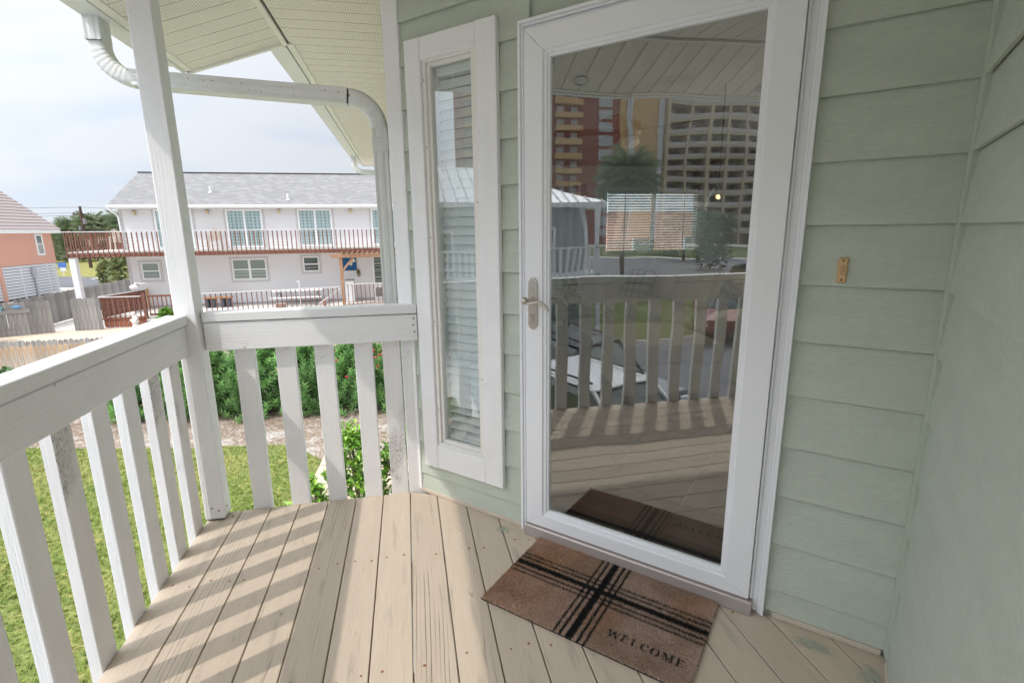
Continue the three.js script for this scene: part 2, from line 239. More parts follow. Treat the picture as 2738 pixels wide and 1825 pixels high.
// ---------------------------------------------------------------- porch deck
const deck = new THREE.Group(); struct(deck, 'porch_deck');
const DV = [0, 1, 2, 3, 4].map(deckPair).map(([m, b]) => mk(0xffffff, 0.62, { map: m, bumpMap: b, bumpScale: 0.0022 }));
{
  const WALL = 1.846 / S, p = 0.1405; let x = -1.034, k = 0; const order = [2, 1, 3, 2, 0, 3, 4, 0, 2, 3, 4, 3, 4, 3, 4, 3, 4, 3, 4];
  const nails = [];
  for (; x < 1.46; x += p, k++) {
    const a = x + (k ? 0.0022 : 0), b = x + p - 0.0022, za = Math.max(-2.585, a - WALL), zb = Math.max(-2.585, b - WALL), far = (q) => (q < 0.69 ? 3.2 : 0.335 - q);
    if (a > 0.69 && far(a) - za < 0.05) break;
    const shape = [[a, za], [b, zb], [b, far(b)], [a, far(a)]];
    const g = prism(shape.map(([X, Z]) => [X, -Z]), 0.036, 0.0022); g.rotateX(-PI / 2); g.translate(0, -0.0382, 0);
    const P = g.attributes.position, uv = new Float32Array(P.count * 2), off = rnd(); for (let i = 0; i < P.count; i++) { uv[i * 2] = P.getZ(i) / 2.6 + off; uv[i * 2 + 1] = clamp((P.getX(i) - a) / (b - a), 0.01, 0.99) + (P.getY(i) < -0.02 ? 0.3 : 0); }
    g.setAttribute('uv', new THREE.BufferAttribute(uv, 2)); part(deck, 'board', g, DV[order[k % order.length]]);
    for (const z of [-2.55, -2.02, -1.43, -0.85, -0.3, 0.3, 1]) for (const f of [0.24, 0.76]) { const X = a + f * p + rr(-0.008, 0.008), Z = z + rr(-0.018, 0.018); if (Z < za + 0.05 || Z > far(X) - 0.05 || rnd() < 0.12) continue; nails.push(cyl(0.0045 * rr(0.7, 1.35), 0.004, 0.0016, 8).translate(X, 0.0004, Z)); }
  }
  const nm = part(deck, 'nail_heads', nails, M.rust); nm.userData.kind = 'stuff';
  part(deck, 'rim_joist', [ext(-1.03, 0.02, -0.25, -0.04, -2.585, -2.55), ext(-1.033, -0.995, -0.25, -0.04, -2.548, 3.2)], M.deckEdge);
  part(deck, 'joist', [-2.02, -1.43, -0.85, -0.3, 0.3, 1, 1.7, 2.4].map((z) => ext(-0.99, 0.66, -0.24, -0.045, z - 0.02, z + 0.02)), M.deckEdge);
  for (const [X, Z] of [[-0.95, -2.5], [-0.95, 0.2], [-0.95, 2.9]]) part(deck, 'support_post', cb(0.14, 2.5, 0.14, { g: 'y', c: 0.005 }), M.white, [X, -1.5, Z]);
}

{ // smears of wall paint on the boards along the wall
  const am = tex(128, 128, (u, v) => { const r = Math.hypot(u - 0.5, v - 0.5) * 2; return smooth(0.05, 0.75, 0.72 - r + 0.7 * fbm(u * 7, v * 7, 4.4, 5)) * 0.5; }, { srgb: false }); am.wrapS = am.wrapT = THREE.ClampToEdgeWrapping;
  const pm = mk(lin(0.47, 0.54, 0.45), 0.7, { alphaMap: am, transparent: true });
  for (const [v, n, w, d] of [[-1.235, 1.775, 0.17, 0.11], [0.03, 1.77, 0.30, 0.10], [0.19, 1.73, 0.18, 0.16]]) { const g = new THREE.PlaneGeometry(w, d); g.rotateX(-PI / 2); part(deck, 'paint_smear', g, pm, [(v + n) * S, 0.0008, (v - n) * S], [0, -PI / 4, 0]); }
}

// ---------------------------------------------------------------- railings and post
const balGeo = [0, 1, 2].map((i) => cb(0.089, 1.18, 0.037, { g: 'y', c: 0.003, ou: i * 0.71, ov: i * 0.33 }));
const balGeoL = [0, 1, 2].map((i) => cb(0.037, 1.18, 0.089, { g: 'y', c: 0.003, ou: i * 0.53 + 0.2, ov: i * 0.41 }));
{
  const r = thing('porch_railing', 'long white railing with mildew-stained balusters along the lawn side of the deck', 'railing', [-1.034, 0, -2.5]);
  part(r, 'cap_rail', cb(0.089, 0.044, 5.6, { g: 'z', c: 0.003, at: [0.0065, 1.003, 2.795] }), M.white);
  part(r, 'rail_board', cb(0.037, 0.135, 5.6, { g: 'z', c: 0.004, at: [0.0195, 0.9065, 2.795] }), M.white);
  const zs = [-1.665, -1.863, -2.054, -2.245, -2.43]; for (let z = -1.665 + 0.191; z < 3; z += 0.191) zs.push(z);
  zs.forEach((z, i) => part(r, 'baluster', balGeoL[(i * 2) % 3], i === 0 || i === 4 || i % 5 === 3 ? M.mildew : M.white, [-0.0195, 0.393, z + 2.5], [0, 0, rr(-0.003, 0.003)]));
}
{
  const r = thing('porch_railing', 'short white railing between the corner post and the house corner', 'railing', [-0.94, 0, -2.585]);
  part(r, 'cap_rail', cb(0.972, 0.042, 0.089, { g: 'x', c: 0.003, at: [0.487, 1.004, 0.0]}), M.white);
  part(r, 'rail_board', cb(0.972, 0.134, 0.037, { g: 'x', c: 0.004, at: [0.487, 0.911, 0.0195] }), M.white);
  [-0.792, -0.608, -0.427, -0.240, -0.103, -0.010].forEach((x, i) => part(r, 'baluster', balGeo[i % 3], i === 4 ? M.mildew : M.white, [x + 0.94, 0.393, -0.0195], [0, 0, rr(-0.003, 0.003)]));
  part(r, 'nail_heads', [[0.955, 0.957], [0.952, 0.925], [0.957, 0.89]].map(([x, y]) => cyl(0.004, 0.004, 0.003, 8).rotateX(PI / 2).translate(x, y, 0.039)), M.dark).userData.kind = 'stuff';
}
{
  const p = thing('porch_post', 'weathered white square post standing at the corner of the deck', 'post', [-0.99, 0, -2.55]);
  part(p, 'shaft', cb(0.09, 2.468, 0.09, { g: 'y', c: 0.004, at: [0, 1.246, 0] }), M.white);
  part(p, 'nail_heads', [[-0.01, 0.07], [0.02, 0.055]].map(([x, y]) => cyl(0.004, 0.005, 0.003, 8).rotateX(PI / 2).translate(x, y, 0.0455)).concat([cyl(0.004, 0.004, 0.003, 8).rotateZ(PI / 2).translate(0.0455, 0.06, 0.01)]), M.rust).userData.kind = 'stuff';
  part(p, 'base_plate', cb(0.074, 0.011, 0.074, { c: 0.001, at: [0, 0.006, 0] }), mk(lin(0.2, 0.19, 0.18), 0.7));
}

// ---------------------------------------------------------------- our house
const house = thing('beach_house', 'sage green lap-sided house with a white storm door and narrow side window', 'house', [0, 0, 0]);
const WPOS = [1.856 * S, 0, -1.856 * S], WROT = [0, -PI / 4, 0];   // door wall frame: x along the wall (to the right), z out of the wall
const YS = []; for (let y = 0.112; y < 2.8; y += 0.1815) YS.push(y);
function course(parent, x0, x1, y, h, i, top = 99) { // one lap board: its lower edge stands proud
  if (x1 - x0 < 0.008) return; const hh = Math.min(h, top - y);
  const g = cb(x1 - x0, hh + 0.022, 0.010, { c: 0.001, g: 'x', ou: (x0 + x1) / 2 + i * 0.63, ov: i * 0.0071 }); g.rotateX(-0.080);
  part(parent, 'siding_board', g, M.sidings[(i * 7 + 2100) % 3], [(x0 + x1) / 2, y + hh / 2 + 0.011, 0.0095]);
}
function lapWall(parent, x0, x1, holes, yTop, first = 0.0) {
  const rows = [[first, 0.112 - first], ...YS.map((y) => [y, 0.1815])];
  rows.forEach(([y, h], i) => {
    if (y > yTop - 0.02) return; let segs = [[x0, x1]];
    for (const [a, b, c, d] of holes) if (y + h > c + 0.002 && y < d - 0.002) segs = segs.flatMap(([p, q]) => (b <= p || a >= q ? [[p, q]] : [[p, Math.max(p, a)], [Math.min(q, b), q]]));
    for (const [p, q] of segs) course(parent, p, q, y, h, i * 3 + Math.round(p * 7), yTop);
  });
}
M.sidings = [0.965, 0.93, 0.99].map((k) => { const m = M.siding.clone(); m.color.setRGB(k, k, k * 0.995); return m; });
const DOOR = [-1.125, -0.165, 0, 2.115], WIN = [-1.655, -1.395, 0.31, 2.105];
{
  const w = sub(house, 'door_wall', WPOS, WROT);
  lapWall(w, -1.812, 0.225, [DOOR, WIN], 2.56, 0.022);
  // wall core around the openings
  part(w, 'wall_core', [ext(-1.85, WIN[0], -0.02, 2.6, -0.12, 0), ext(WIN[1], DOOR[0], -0.02, 2.6, -0.12, 0), ext(DOOR[1], 0.36, -0.02, 2.6, -0.12, 0), ext(WIN[0], WIN[1], -0.02, WIN[2], -0.12, 0), ext(WIN[0], WIN[1], WIN[3], 2.6, -0.12, 0), ext(DOOR[0], DOOR[1], DOOR[3], 2.6, -0.12, 0)], M.sage);
  part(w, 'corner_board', cb(0.098, 2.54, 0.026, { g: 'y', c: 0.003, at: [-1.861, 1.285, 0.014] }), M.white);
  part(w, 'base_trim', cb(0.68, 0.022, 0.020, { g: 'x', c: 0.003, at: [-1.50, 0.012, 0.013] }), M.deckEdge); part(w, 'base_trim', cb(0.325, 0.02, 0.022, { g: 'x', c: 0.003, at: [0.056, 0.011, 0.013] }), M.deckEdge);
  part(w, 'corner_trim', cb(0.03, 2.54, 0.028, { g: 'y', c: 0.002, at: [0.2395, 1.285, 0.0145] }), M.sage);
}
{ // side wall meeting the door wall at a right angle, coming towards the viewer
  const w = sub(house, 'side_wall', [0.2505 * S + 1.856 * S, 0, 0.2505 * S - 1.856 * S], [0, -PI * 0.75, 0]); // x along the wall towards the porch opening
  lapWall(w, 0.055, 1.16, [], 2.56, 0.022);
  part(w, 'wall_core', ext(0.0, 1.16, -0.02, 2.6, -0.12, -0.002), M.sage);
  part(w, 'corner_trim', cb(0.026, 2.54, 0.024, { g: 'y', c: 0.002, at: [0.042, 1.285, 0.012] }), M.sage);
  part(w, 'base_trim', cb(1.0, 0.02, 0.022, { g: 'x', c: 0.003, at: [0.56, 0.011, 0.013] }), M.deckEdge);
}
{ // long porch wall behind, and the hidden outer walls of the house
  const w = sub(house, 'porch_wall', [0.70, 0, -0.36], [0, -PI / 2, 0]); lapWall(w, 0.0, 3.6, [], 2.56, 0.022); part(w, 'wall_core', ext(0, 3.6, -0.02, 2.6, -0.12, -0.002), M.sage);
  const e = sub(house, 'end_wall'); part(e, 'wall_core', [ext(-0.03, 0.09, -2.7, 2.58, -9.3, -7.4), ext(-0.03, 0.09, -2.7, 2.58, -4.6, -2.70), ext(-0.03, 0.09, -2.7, 0.6, -7.4, -4.6), ext(-0.03, 0.09, 2.2, 2.58, -7.4, -4.6), ext(0.09, 5.6, -2.7, -0.1, -9.3, -9.18)], M.sage);
  for (let y = -2.6, i = 0; y < 2.4; y += 0.1815, i++) { for (const [za, zb] of y > 0.45 && y < 2.15 ? [[-9.25, -7.42], [-4.58, -2.75]] : [[-9.25, -2.75]]) { const g = cb(zb - za, 0.2, 0.008, { c: 0.001, g: 'x' }); g.rotateX(-0.05); part(e, 'siding_board', g, M.siding, [-0.037, y + 0.1, (za + zb) / 2], [0, -PI / 2, 0]); } }
}
// ---- storm door
function mitred(parent, names, x0, x1, y0, y1, w, z0, z1, m, bottom = true, wb = w) {
  const e = 0.0005, b = 0.0016;
  const L = [[x0, y0], [x0 + w, y0 + (bottom ? wb : 0)], [x0 + w, y1 - w], [x0, y1]], R = [[x1, y0], [x1, y1], [x1 - w, y1 - w], [x1 - w, y0 + (bottom ? wb : 0)]], Tp = [[x0 + e * 2, y1], [x0 + w + e, y1 - w], [x1 - w - e, y1 - w], [x1 - e * 2, y1]], B = [[x0 + e * 2, y0], [x1 - e * 2, y0], [x1 - w - e, y0 + wb], [x0 + w + e, y0 + wb]];
  const z = (pts) => prism(pts, z1 - z0 - 2 * b, b).translate(0, 0, z0 + b);
  part(parent, names[0], z(L), m); part(parent, names[0], z(R), m); part(parent, names[1], z(Tp), m); if (bottom) part(parent, names[1], z(B), m);
}
{
  const d = sub(house, 'storm_door', WPOS, WROT);
  mitred(d, ['jamb_moulding', 'head_moulding'], -1.166, -0.131, 0.004, 2.158, 0.012, 0.002, 0.040, M.smoothWhite, false);
  mitred(d, ['jamb_moulding', 'head_moulding'], -1.154, -0.143, 0.004, 2.146, 0.010, 0.002, 0.032, M.smoothWhite, false);
  mitred(d, ['jamb', 'head'], -1.144, -0.153, 0.004, 2.136, 0.022, 0.000, 0.024, M.smoothWhite, false);
  part(d, 'hinge_strip', cb(0.008, 2.06, 0.008, { at: [-0.1765, 1.085, 0.030] }), M.smoothWhite);
  mitred(d, ['stile', 'rail'], -1.132, -0.1825, 0.058, 2.120, 0.083, 0.008, 0.046, M.smoothWhite, true, 0.055);
  mitred(d, ['stile', 'rail'], -1.050, -0.262, 0.112, 2.038, 0.016, 0.008, 0.038, M.smoothWhite);
  mitred(d, ['glazing_bead', 'glazing_bead'], -1.035, -0.277, 0.127, 2.023, 0.010, 0.012, 0.031, M.smoothWhite);
  const sheetG = (z) => { const g = new THREE.PlaneGeometry(0.748, 1.886, 40, 90).translate(-0.656, 1.075, z), P = g.attributes.position; for (let i = 0; i < P.count; i++) P.setZ(i, z + 0.0008 * noise.noise(P.getX(i) * 2.3, P.getY(i) * 2.9, 5.5) + 0.0003 * noise.noise(P.getX(i) * 5, P.getY(i) * 6, 2.5)); g.computeVertexNormals(); return g; };
  part(d, 'glass', [sheetG(0.0225), sheetG(0.0185)], M.glass);   // float glass, very slightly wavy
  part(d, 'sill', prism([[-0.10, 0.002], [0.062, 0.002], [0.062, 0.006], [0.055, 0.044], [0.050, 0.050], [-0.10, 0.050]], 0.965).rotateY(-PI / 2).translate(-0.170, 0, 0), M.alu);
  part(d, 'sweep', ext(-1.128, -0.184, 0.0505, 0.0575, 0.012, 0.042), M.alu);
  // handle set
  const pl = new THREE.Shape(), w = 0.0215, h = 0.108; pl.moveTo(-w, -h + 0.022); pl.quadraticCurveTo(-w + 0.004, -h + 0.008, -w * 0.35, -h); pl.lineTo(w * 0.35, -h); pl.quadraticCurveTo(w - 0.004, -h + 0.008, w, -h + 0.022); pl.lineTo(w, h - 0.022); pl.quadraticCurveTo(w - 0.004, h - 0.008, w * 0.35, h); pl.lineTo(-w * 0.35, h); pl.quadraticCurveTo(-w + 0.004, h - 0.008, -w, h - 0.022);
  part(d, 'handle_plate', new THREE.ExtrudeGeometry(pl, { depth: 0.006, bevelEnabled: true, bevelSize: 0.003, bevelThickness: 0.003, bevelSegments: 2, bevelOffset: -0.003 }).translate(-1.092, 1.079, 0.0465), M.nickel);
  part(d, 'lever', [cyl(0.0125, 0.014, 0.02, 20).rotateX(PI / 2).translate(-1.092, 1.098, 0.064), cyl(0.008, 0.008, 0.035, 16).rotateX(PI / 2).translate(-1.092, 1.098, 0.085), new THREE.SphereGeometry(0.0155, 20, 14).translate(-1.097, 1.097, 0.106), tube([[-1.096, 1.093, 0.107], [-1.078, 1.086, 0.108], [-1.055, 1.092, 0.107], [-1.03, 1.094, 0.104], [-1.005, 1.081, 0.100], [-0.993, 1.066, 0.098]], 0.0062, 28, 10), new THREE.SphereGeometry(0.0062, 10, 8).translate(-0.993, 1.066, 0.098)], M.nickel);
  part(d, 'lock_cylinder', [cyl(0.0085, 0.0085, 0.006, 18).rotateX(PI / 2).translate(-1.092, 1.030, 0.0575), ext(-1.0965, -1.0875, 1.002, 1.029, 0.0545, 0.0605, { c: 0.002 })], M.nickel);
  part(d, 'keyhole', [cyl(0.0022, 0.0022, 0.001, 10).rotateX(PI / 2).translate(-1.092, 1.032, 0.0615), ext(-1.0926, -1.0914, 1.024, 1.032, 0.0609, 0.0616)], M.dark);
  part(d, 'inner_lever', tube([[-1.092, 1.098, -0.02], [-1.05, 1.10, -0.03], [-1.0, 1.095, -0.03], [-0.97, 1.07, -0.028]], 0.006, 20, 8), M.nickel);
}
// ---- side window
{
  const w = sub(house, 'side_window', WPOS, WROT), D0 = 0.017, D1 = 0.043;
  part(w, 'trim_board', cb(0.092, 2.022, D1 - D0, { g: 'y', c: 0.003, at: [-1.719, 1.191, (D0 + D1) / 2] }), M.white);
  part(w, 'trim_board', cb(0.103, 2.022, D1 - D0, { g: 'y', c: 0.003, ou: 1.3, at: [-1.3165, 1.191, (D0 + D1) / 2] }), M.white);
  part(w, 'trim_board', cb(0.304, 0.092, D1 - D0, { g: 'x', c: 0.003, at: [-1.5205, 2.155, (D0 + D1) / 2 - 0.0015] }), M.white);
  part(w, 'trim_board', cb(0.304, 0.125, D1 - D0, { g: 'x', c: 0.003, ou: 0.4, at: [-1.5205, 0.2435, (D0 + D1) / 2 - 0.0015] }), M.white);
  part(w, 'jamb', [ext(-1.672, -1.654, 0.307, 2.109, -0.06, 0.030), ext(-1.396, -1.370, 0.307, 2.109, -0.06, 0.030), ext(-1.654, -1.396, 2.098, 2.109, -0.06, 0.028), ext(-1.654, -1.396, 0.307, 0.322, -0.06, 0.034)], M.cream);
  mitred(w, ['stop', 'stop'], -1.654, -1.396, 0.322, 2.098, 0.016, -0.004, 0.018, M.cream);
  part(w, 'pane', ext(-1.645, -1.405, 0.332, 2.088, 0.0, 0.004), M.pane);
  part(w, 'screw_heads', [[-1.663, 0.5], [-1.663, 0.95], [-1.663, 1.35], [-1.663, 1.75], [-1.663, 2.03], [-1.383, 0.7], [-1.383, 1.5]].map(([x, y]) => cyl(0.003, 0.003, 0.002, 8).rotateX(PI / 2).translate(x, y, 0.0305)), M.rust).userData.kind = 'stuff';
  const slat = new THREE.BoxGeometry(0.232, 0.0022, 0.046); const sm = mk(lin(0.78, 0.79, 0.78), 0.45);
  { const P = slat.attributes.position; }
  for (let y = 0.36, i = 0; y < 2.05; y += 0.0425, i++) part(w, 'blind_slat', slat, sm, [-1.525 + rr(-0.001, 0.001), y, -0.045], [y < 0.52 ? 0.35 + 0.3 * (0.52 - y) : 1.20 + rr(-0.03, 0.03), 0, 0]);
  part(w, 'blind_rail', [ext(-1.64, -1.41, 2.05, 2.088, -0.07, -0.025), ext(-1.64, -1.41, 0.333, 0.347, -0.07, -0.025)], sm);
  for (const x of [-1.545, -1.535]) part(w, 'cord', cyl(0.0012, 0.0012, 1.7, 6), M.cream, [x, 1.2, -0.018]);
}
tag(part(scene, numbered('doorbell'), [cb(0.026, 0.076, 0.011, { c: 0.003 }), cb(0.019, 0.066, 0.002, { c: 0.0005, at: [0, 0, 0.0062] })], M.brass, [WPOS[0] + S * -0.0205 - S * 0.021, 1.2495, WPOS[2] + S * -0.0205 + S * 0.021], WROT), 'small tan doorbell with a push button on the green siding', 'doorbell');
{ const b = scene.getObjectByName('doorbell'); part(b, 'button', cb(0.011, 0.031, 0.004, { c: 0.001, at: [0, 0.001, 0.008] }), mk(lin(0.50, 0.33, 0.18), 0.5)); for (const y of [-0.028, 0.029]) part(b, 'screw', cyl(0.0028, 0.0028, 0.002, 10).rotateX(PI / 2), M.dark, [0, y, 0.0078]); }

// ---- eaves, porch ceiling, gutters, roof
{
  const RIB = 0.137, c = sub(house, 'porch_ceiling');
  const strip = (len) => merge([cb(len, 0.006, RIB - 0.013, { c: 0.0015, g: 'x' }), cb(len, 0.0045, 0.005, { c: 0.001, g: 'x', at: [0, 0.0025, RIB / 2 - 0.0015] })]);
  const flat = strip(5.3), slope = strip(0.575), a = Math.atan2(0.18, 0.53);
  const fixUV = (g, len) => { const P = g.attributes.position, uv = g.attributes.uv; for (let i = 0; i < P.count; i++) uv.setXY(i, P.getX(i), P.getZ(i) + RIB / 2); return g; };
  fixUV(flat); fixUV(slope);
  for (let z = -3.70, i = 0; z < 3.3; z += RIB, i++) { part(c, 'soffit_panel', flat, M.soffit, [2.0, 2.553, z]); part(c, 'soffit_panel', slope, M.soffit, [-0.965, 2.463, z], [0, 0, a]); }
  part(c, 'backing', [ext(-0.66, 4.6, 2.5575, 2.575, -3.76, 3.3), slab([-1.24, 2.394, -3.76], [-1.24, 2.394, 3.3], [-0.68, 2.582, 3.3], [-0.68, 2.582, -3.76], 0.006)], M.vinyl);
  part(c, 'trim_channel', [cb(0.032, 0.018, 7.05, { c: 0.002, at: [-0.684, 2.546, -0.23] }), cb(0.05, 0.010, 7.05, { c: 0.002, at: [-1.258, 2.366, -0.23] }), bar([-1.25, 2.362, -3.765], [-0.68, 2.550, -3.765], 0.03, 0.02)], M.vinyl);
  part(c, 'fascia', [ext(-1.305, -1.284, 2.355, 2.51, -3.78, 3.3), bar([-1.30, 2.42, -3.79], [-0.66, 2.635, -3.79], 0.02, 0.14)], M.gutter);
  for (const [x, z] of [[-1.12, -1.32], [-1.12, 0.12]]) { const y = 2.37 + (x + 1.23) * 0.34 - 0.004; part(c, 'recessed_light', [new THREE.TorusGeometry(0.05, 0.008, 8, 24).rotateX(PI / 2 ), cyl(0.045, 0.045, 0.004, 20)].map((g) => g.rotateZ(a).translate(x, y, z)), M.nickel); }
  const e = sub(house, 'rear_eave');
  const es = fixUV(strip(0.66)); for (let z = -3.70 - RIB; z > -9.9; z -= RIB) part(e, 'soffit_panel', es, M.soffit, [-0.32, 2.553, z]);
  part(e, 'backing', ext(-0.66, 0.1, 2.5575, 2.575, -9.95, -3.76), M.vinyl);
  part(e, 'trim_channel', [cb(0.045, 0.012, 6.2, { c: 0.002, at: [-0.655, 2.548, -6.86] }), cb(0.70, 0.014, 0.03, { c: 0.002, at: [-0.33, 2.549, -9.95] })], M.vinyl);
  part(e, 'fascia', [ext(-0.70, -0.682, 2.535, 2.68, -9.97, -3.80), ext(-0.68, 0.1, 2.54, 2.75, -9.99, -9.97)], M.gutter);
  const gp = [[0, 0], [-0.106, 0], [-0.110, 0.035], [-0.120, 0.055], [-0.120, 0.122], [-0.112, 0.122], [-0.112, 0.06], [-0.104, 0.04], [-0.100, 0.006], [-0.006, 0.006], [-0.006, 0.122], [0, 0.122]];
  part(c, 'gutter', prism(gp, 7.02).translate(-1.306, 2.372, -3.72), M.gutter);
  part(e, 'gutter', prism(gp, 6.03).translate(-0.701, 2.552, -9.85), M.gutter);
  const rf = sub(house, 'roof');
  part(rf, 'roof_slope', slab([-1.34, 2.50, 3.35], [-1.34, 2.50, -3.78], [4, 4.30, -3.78], [4, 4.30, 3.35], 0.05), M.shingle);
  part(rf, 'roof_slope', slab([-0.74, 2.70, -3.79], [-0.74, 2.70, -9.98], [4, 4.30, -9.98], [4, 4.30, -3.79], 0.05), M.shingle);
  part(rf, 'roof_slope', slab([4, 4.30, 3.35], [4, 4.30, -9.98], [8.2, 2.7, -9.98], [8.2, 2.7, 3.35], 0.05), M.shingle);
}
// ---- downspouts
function rectPipe(pts, w, h, n) { // ribbed rectangular pipe swept along a path in a near-vertical plane
  const cv = new THREE.CatmullRomCurve3(pts.map((p) => new THREE.Vector3(...p)), false, 'centripetal'), prof = [];
  const side = (x0, y0, x1, y1, nx, ny, ribs) => { for (let i = 0; i < 24; i++) { const t = i / 24, r = Math.max(0, Math.sin(t * PI * 2 * ribs - PI / 2)) * 0.0022; prof.push([x0 + (x1 - x0) * t - nx * r, y0 + (y1 - y0) * t - ny * r]); } };
  side(-w, -h, w, -h, 0, -1, 3); side(w, -h, w, h, 1, 0, 2); side(w, h, -w, h, 0, 1, 3); side(-w, h, -w, -h, -1, 0, 2);
  const P = [], I = [], N = prof.length, zax = new THREE.Vector3(0, 0, 1);
  for (let k = 0; k <= n; k++) { const t = k / n, p = cv.getPointAt(t), tg = cv.getTangentAt(t), bx = zax.clone().addScaledVector(tg, -zax.dot(tg)).normalize(), by = new THREE.Vector3().crossVectors(tg, bx); for (const [x, y] of prof) P.push(p.x + bx.x * x + by.x * y, p.y + bx.y * x + by.y * y, p.z + bx.z * x + by.z * y); }
  for (let k = 0; k < n; k++) for (let i = 0; i < N; i++) { const a = k * N + i, b = k * N + (i + 1) % N; I.push(a, b, a + N, b, b + N, a + N); }
  const g = new THREE.BufferGeometry(); g.setAttribute('position', new THREE.Float32BufferAttribute(P, 3)); g.setIndex(I); g.computeVertexNormals(); return g;
}
function elbow(c, r, a0, a1, tilt, w, h) { // crimped elbow: a pipe bend with raised folds
  const pts = [], P = [], I = [], n = 44, N = 24; const prof = []; for (let i = 0; i < N; i++) { const t = i / N * 2 * PI, x = Math.cos(t), y = Math.sin(t), k = Math.pow(Math.pow(Math.abs(x), 5) + Math.pow(Math.abs(y), 5), -0.2); prof.push([x * k * w, y * k * h]); }
  for (let k = 0; k <= n; k++) { const t = k / n, a = a0 + (a1 - a0) * t, f = t > 0.12 && t < 0.9 ? 1 + 0.035 * Math.pow(Math.abs(Math.sin((t - 0.12) / 0.78 * PI * 8)), 6) : 1; for (const [x, y] of prof) { const R = r + y * f; P.push(c[0] + Math.cos(a) * R, c[1] + Math.sin(a) * R, c[2] + x * f + tilt * (t - 0.5)); } }
  for (let k = 0; k < n; k++) for (let i = 0; i < N; i++) { const a = k * N + i, b = k * N + (i + 1) % N; I.push(a, a + N, b, b, a + N, b + N); }
  const g = new THREE.BufferGeometry(); g.setAttribute('position', new THREE.Float32BufferAttribute(P, 3)); g.setIndex(I); g.computeVertexNormals(); return g;
}
{
  const d = thing('downspout', 'white ribbed downspout crossing behind the post to the house corner', 'downspout', [0, 0, 0]);
  const ang = -0.09, w = 0.048, h = 0.036;   // the run falls gently towards the house
  // outlet and first bend (centre of curvature to the right of the drop)
  const r1 = 0.16, x0 = -1.378, y0 = 2.272, z1 = -3.0;
  part(d, 'outlet', rectPipe([[x0, 2.385, z1], [x0, 2.31, z1], [x0, y0, z1]], w, h, 6), M.gutter);
  part(d, 'elbow', elbow([x0 + r1, y0, z1], r1, PI, 1.5 * PI + ang, 0.02, w, h + 0.002), M.gutter);
  const e1 = [x0 + r1 + r1 * Math.cos(1.5 * PI + ang), y0 + r1 * Math.sin(1.5 * PI + ang), z1 + 0.01];
  const r2 = 0.15, c2 = [-0.098 - r2, 1.875, -2.80], e2 = [c2[0] + r2 * Math.cos(PI / 2 + ang), c2[1] + r2 * Math.sin(PI / 2 + ang), -2.81];
  part(d, 'pipe', rectPipe([e1, [(e1[0] + e2[0]) / 2, (e1[1] + e2[1]) / 2, (e1[2] + e2[2]) / 2], e2], w, h, 12), M.gutter);
  part(d, 'elbow', elbow(c2, r2, PI / 2 + ang, 0, 0.02, w + 0.002, h + 0.003), M.gutter);
  part(d, 'pipe', rectPipe([[-0.098, 1.88, -2.79], [-0.098, 0.6, -2.79], [-0.098, -2.6, -2.79]], w, h, 8), M.gutter);
  part(d, 'strap', cb(0.082, 0.065, 0.105, { c: 0.004, at: [-0.098, 1.80, -2.79] }), M.gutter);
  const sp = []; for (let i = 0; i < 26; i++) { const t = rr(0.02, 0.98), s = rnd() < 0.5 ? 0.012 : -0.012; sp.push(new THREE.SphereGeometry(rr(0.0012, 0.0035), 6, 5).scale(1, 0.8, 0.3).translate(e1[0] + (e2[0] - e1[0]) * t, e1[1] + (e2[1] - e1[1]) * t + s + rr(-0.004, 0.004), e1[2] + (e2[2] - e1[2]) * t + w)); }
  sp.push(cyl(0.006, 0.006, 0.003, 12).rotateX(PI / 2).translate(e2[0] + 0.005, e2[1], e2[2] + w + 0.001)); part(d, 'rust_spots', sp, M.rust).userData.kind = 'stuff';
}
{
  const d = thing('downspout', 'small white downspout elbow under the far end of the rear eave', 'downspout', [0, 0, 0]);
  const x0 = -0.757, z = -8.95; part(d, 'outlet', rectPipe([[x0, 2.56, z], [x0, 2.46, z]], 0.045, 0.035, 4), M.gutter); part(d, 'elbow', elbow([x0 + 0.13, 2.46, z], 0.13, PI, 1.5 * PI - 0.1, 0, 0.045, 0.036), M.gutter); part(d, 'pipe', rectPipe([[x0 + 0.115, 2.33, z], [x0 + 0.4, 2.305, z], [-0.1, 2.27, z]], 0.045, 0.035, 6), M.gutter);
}

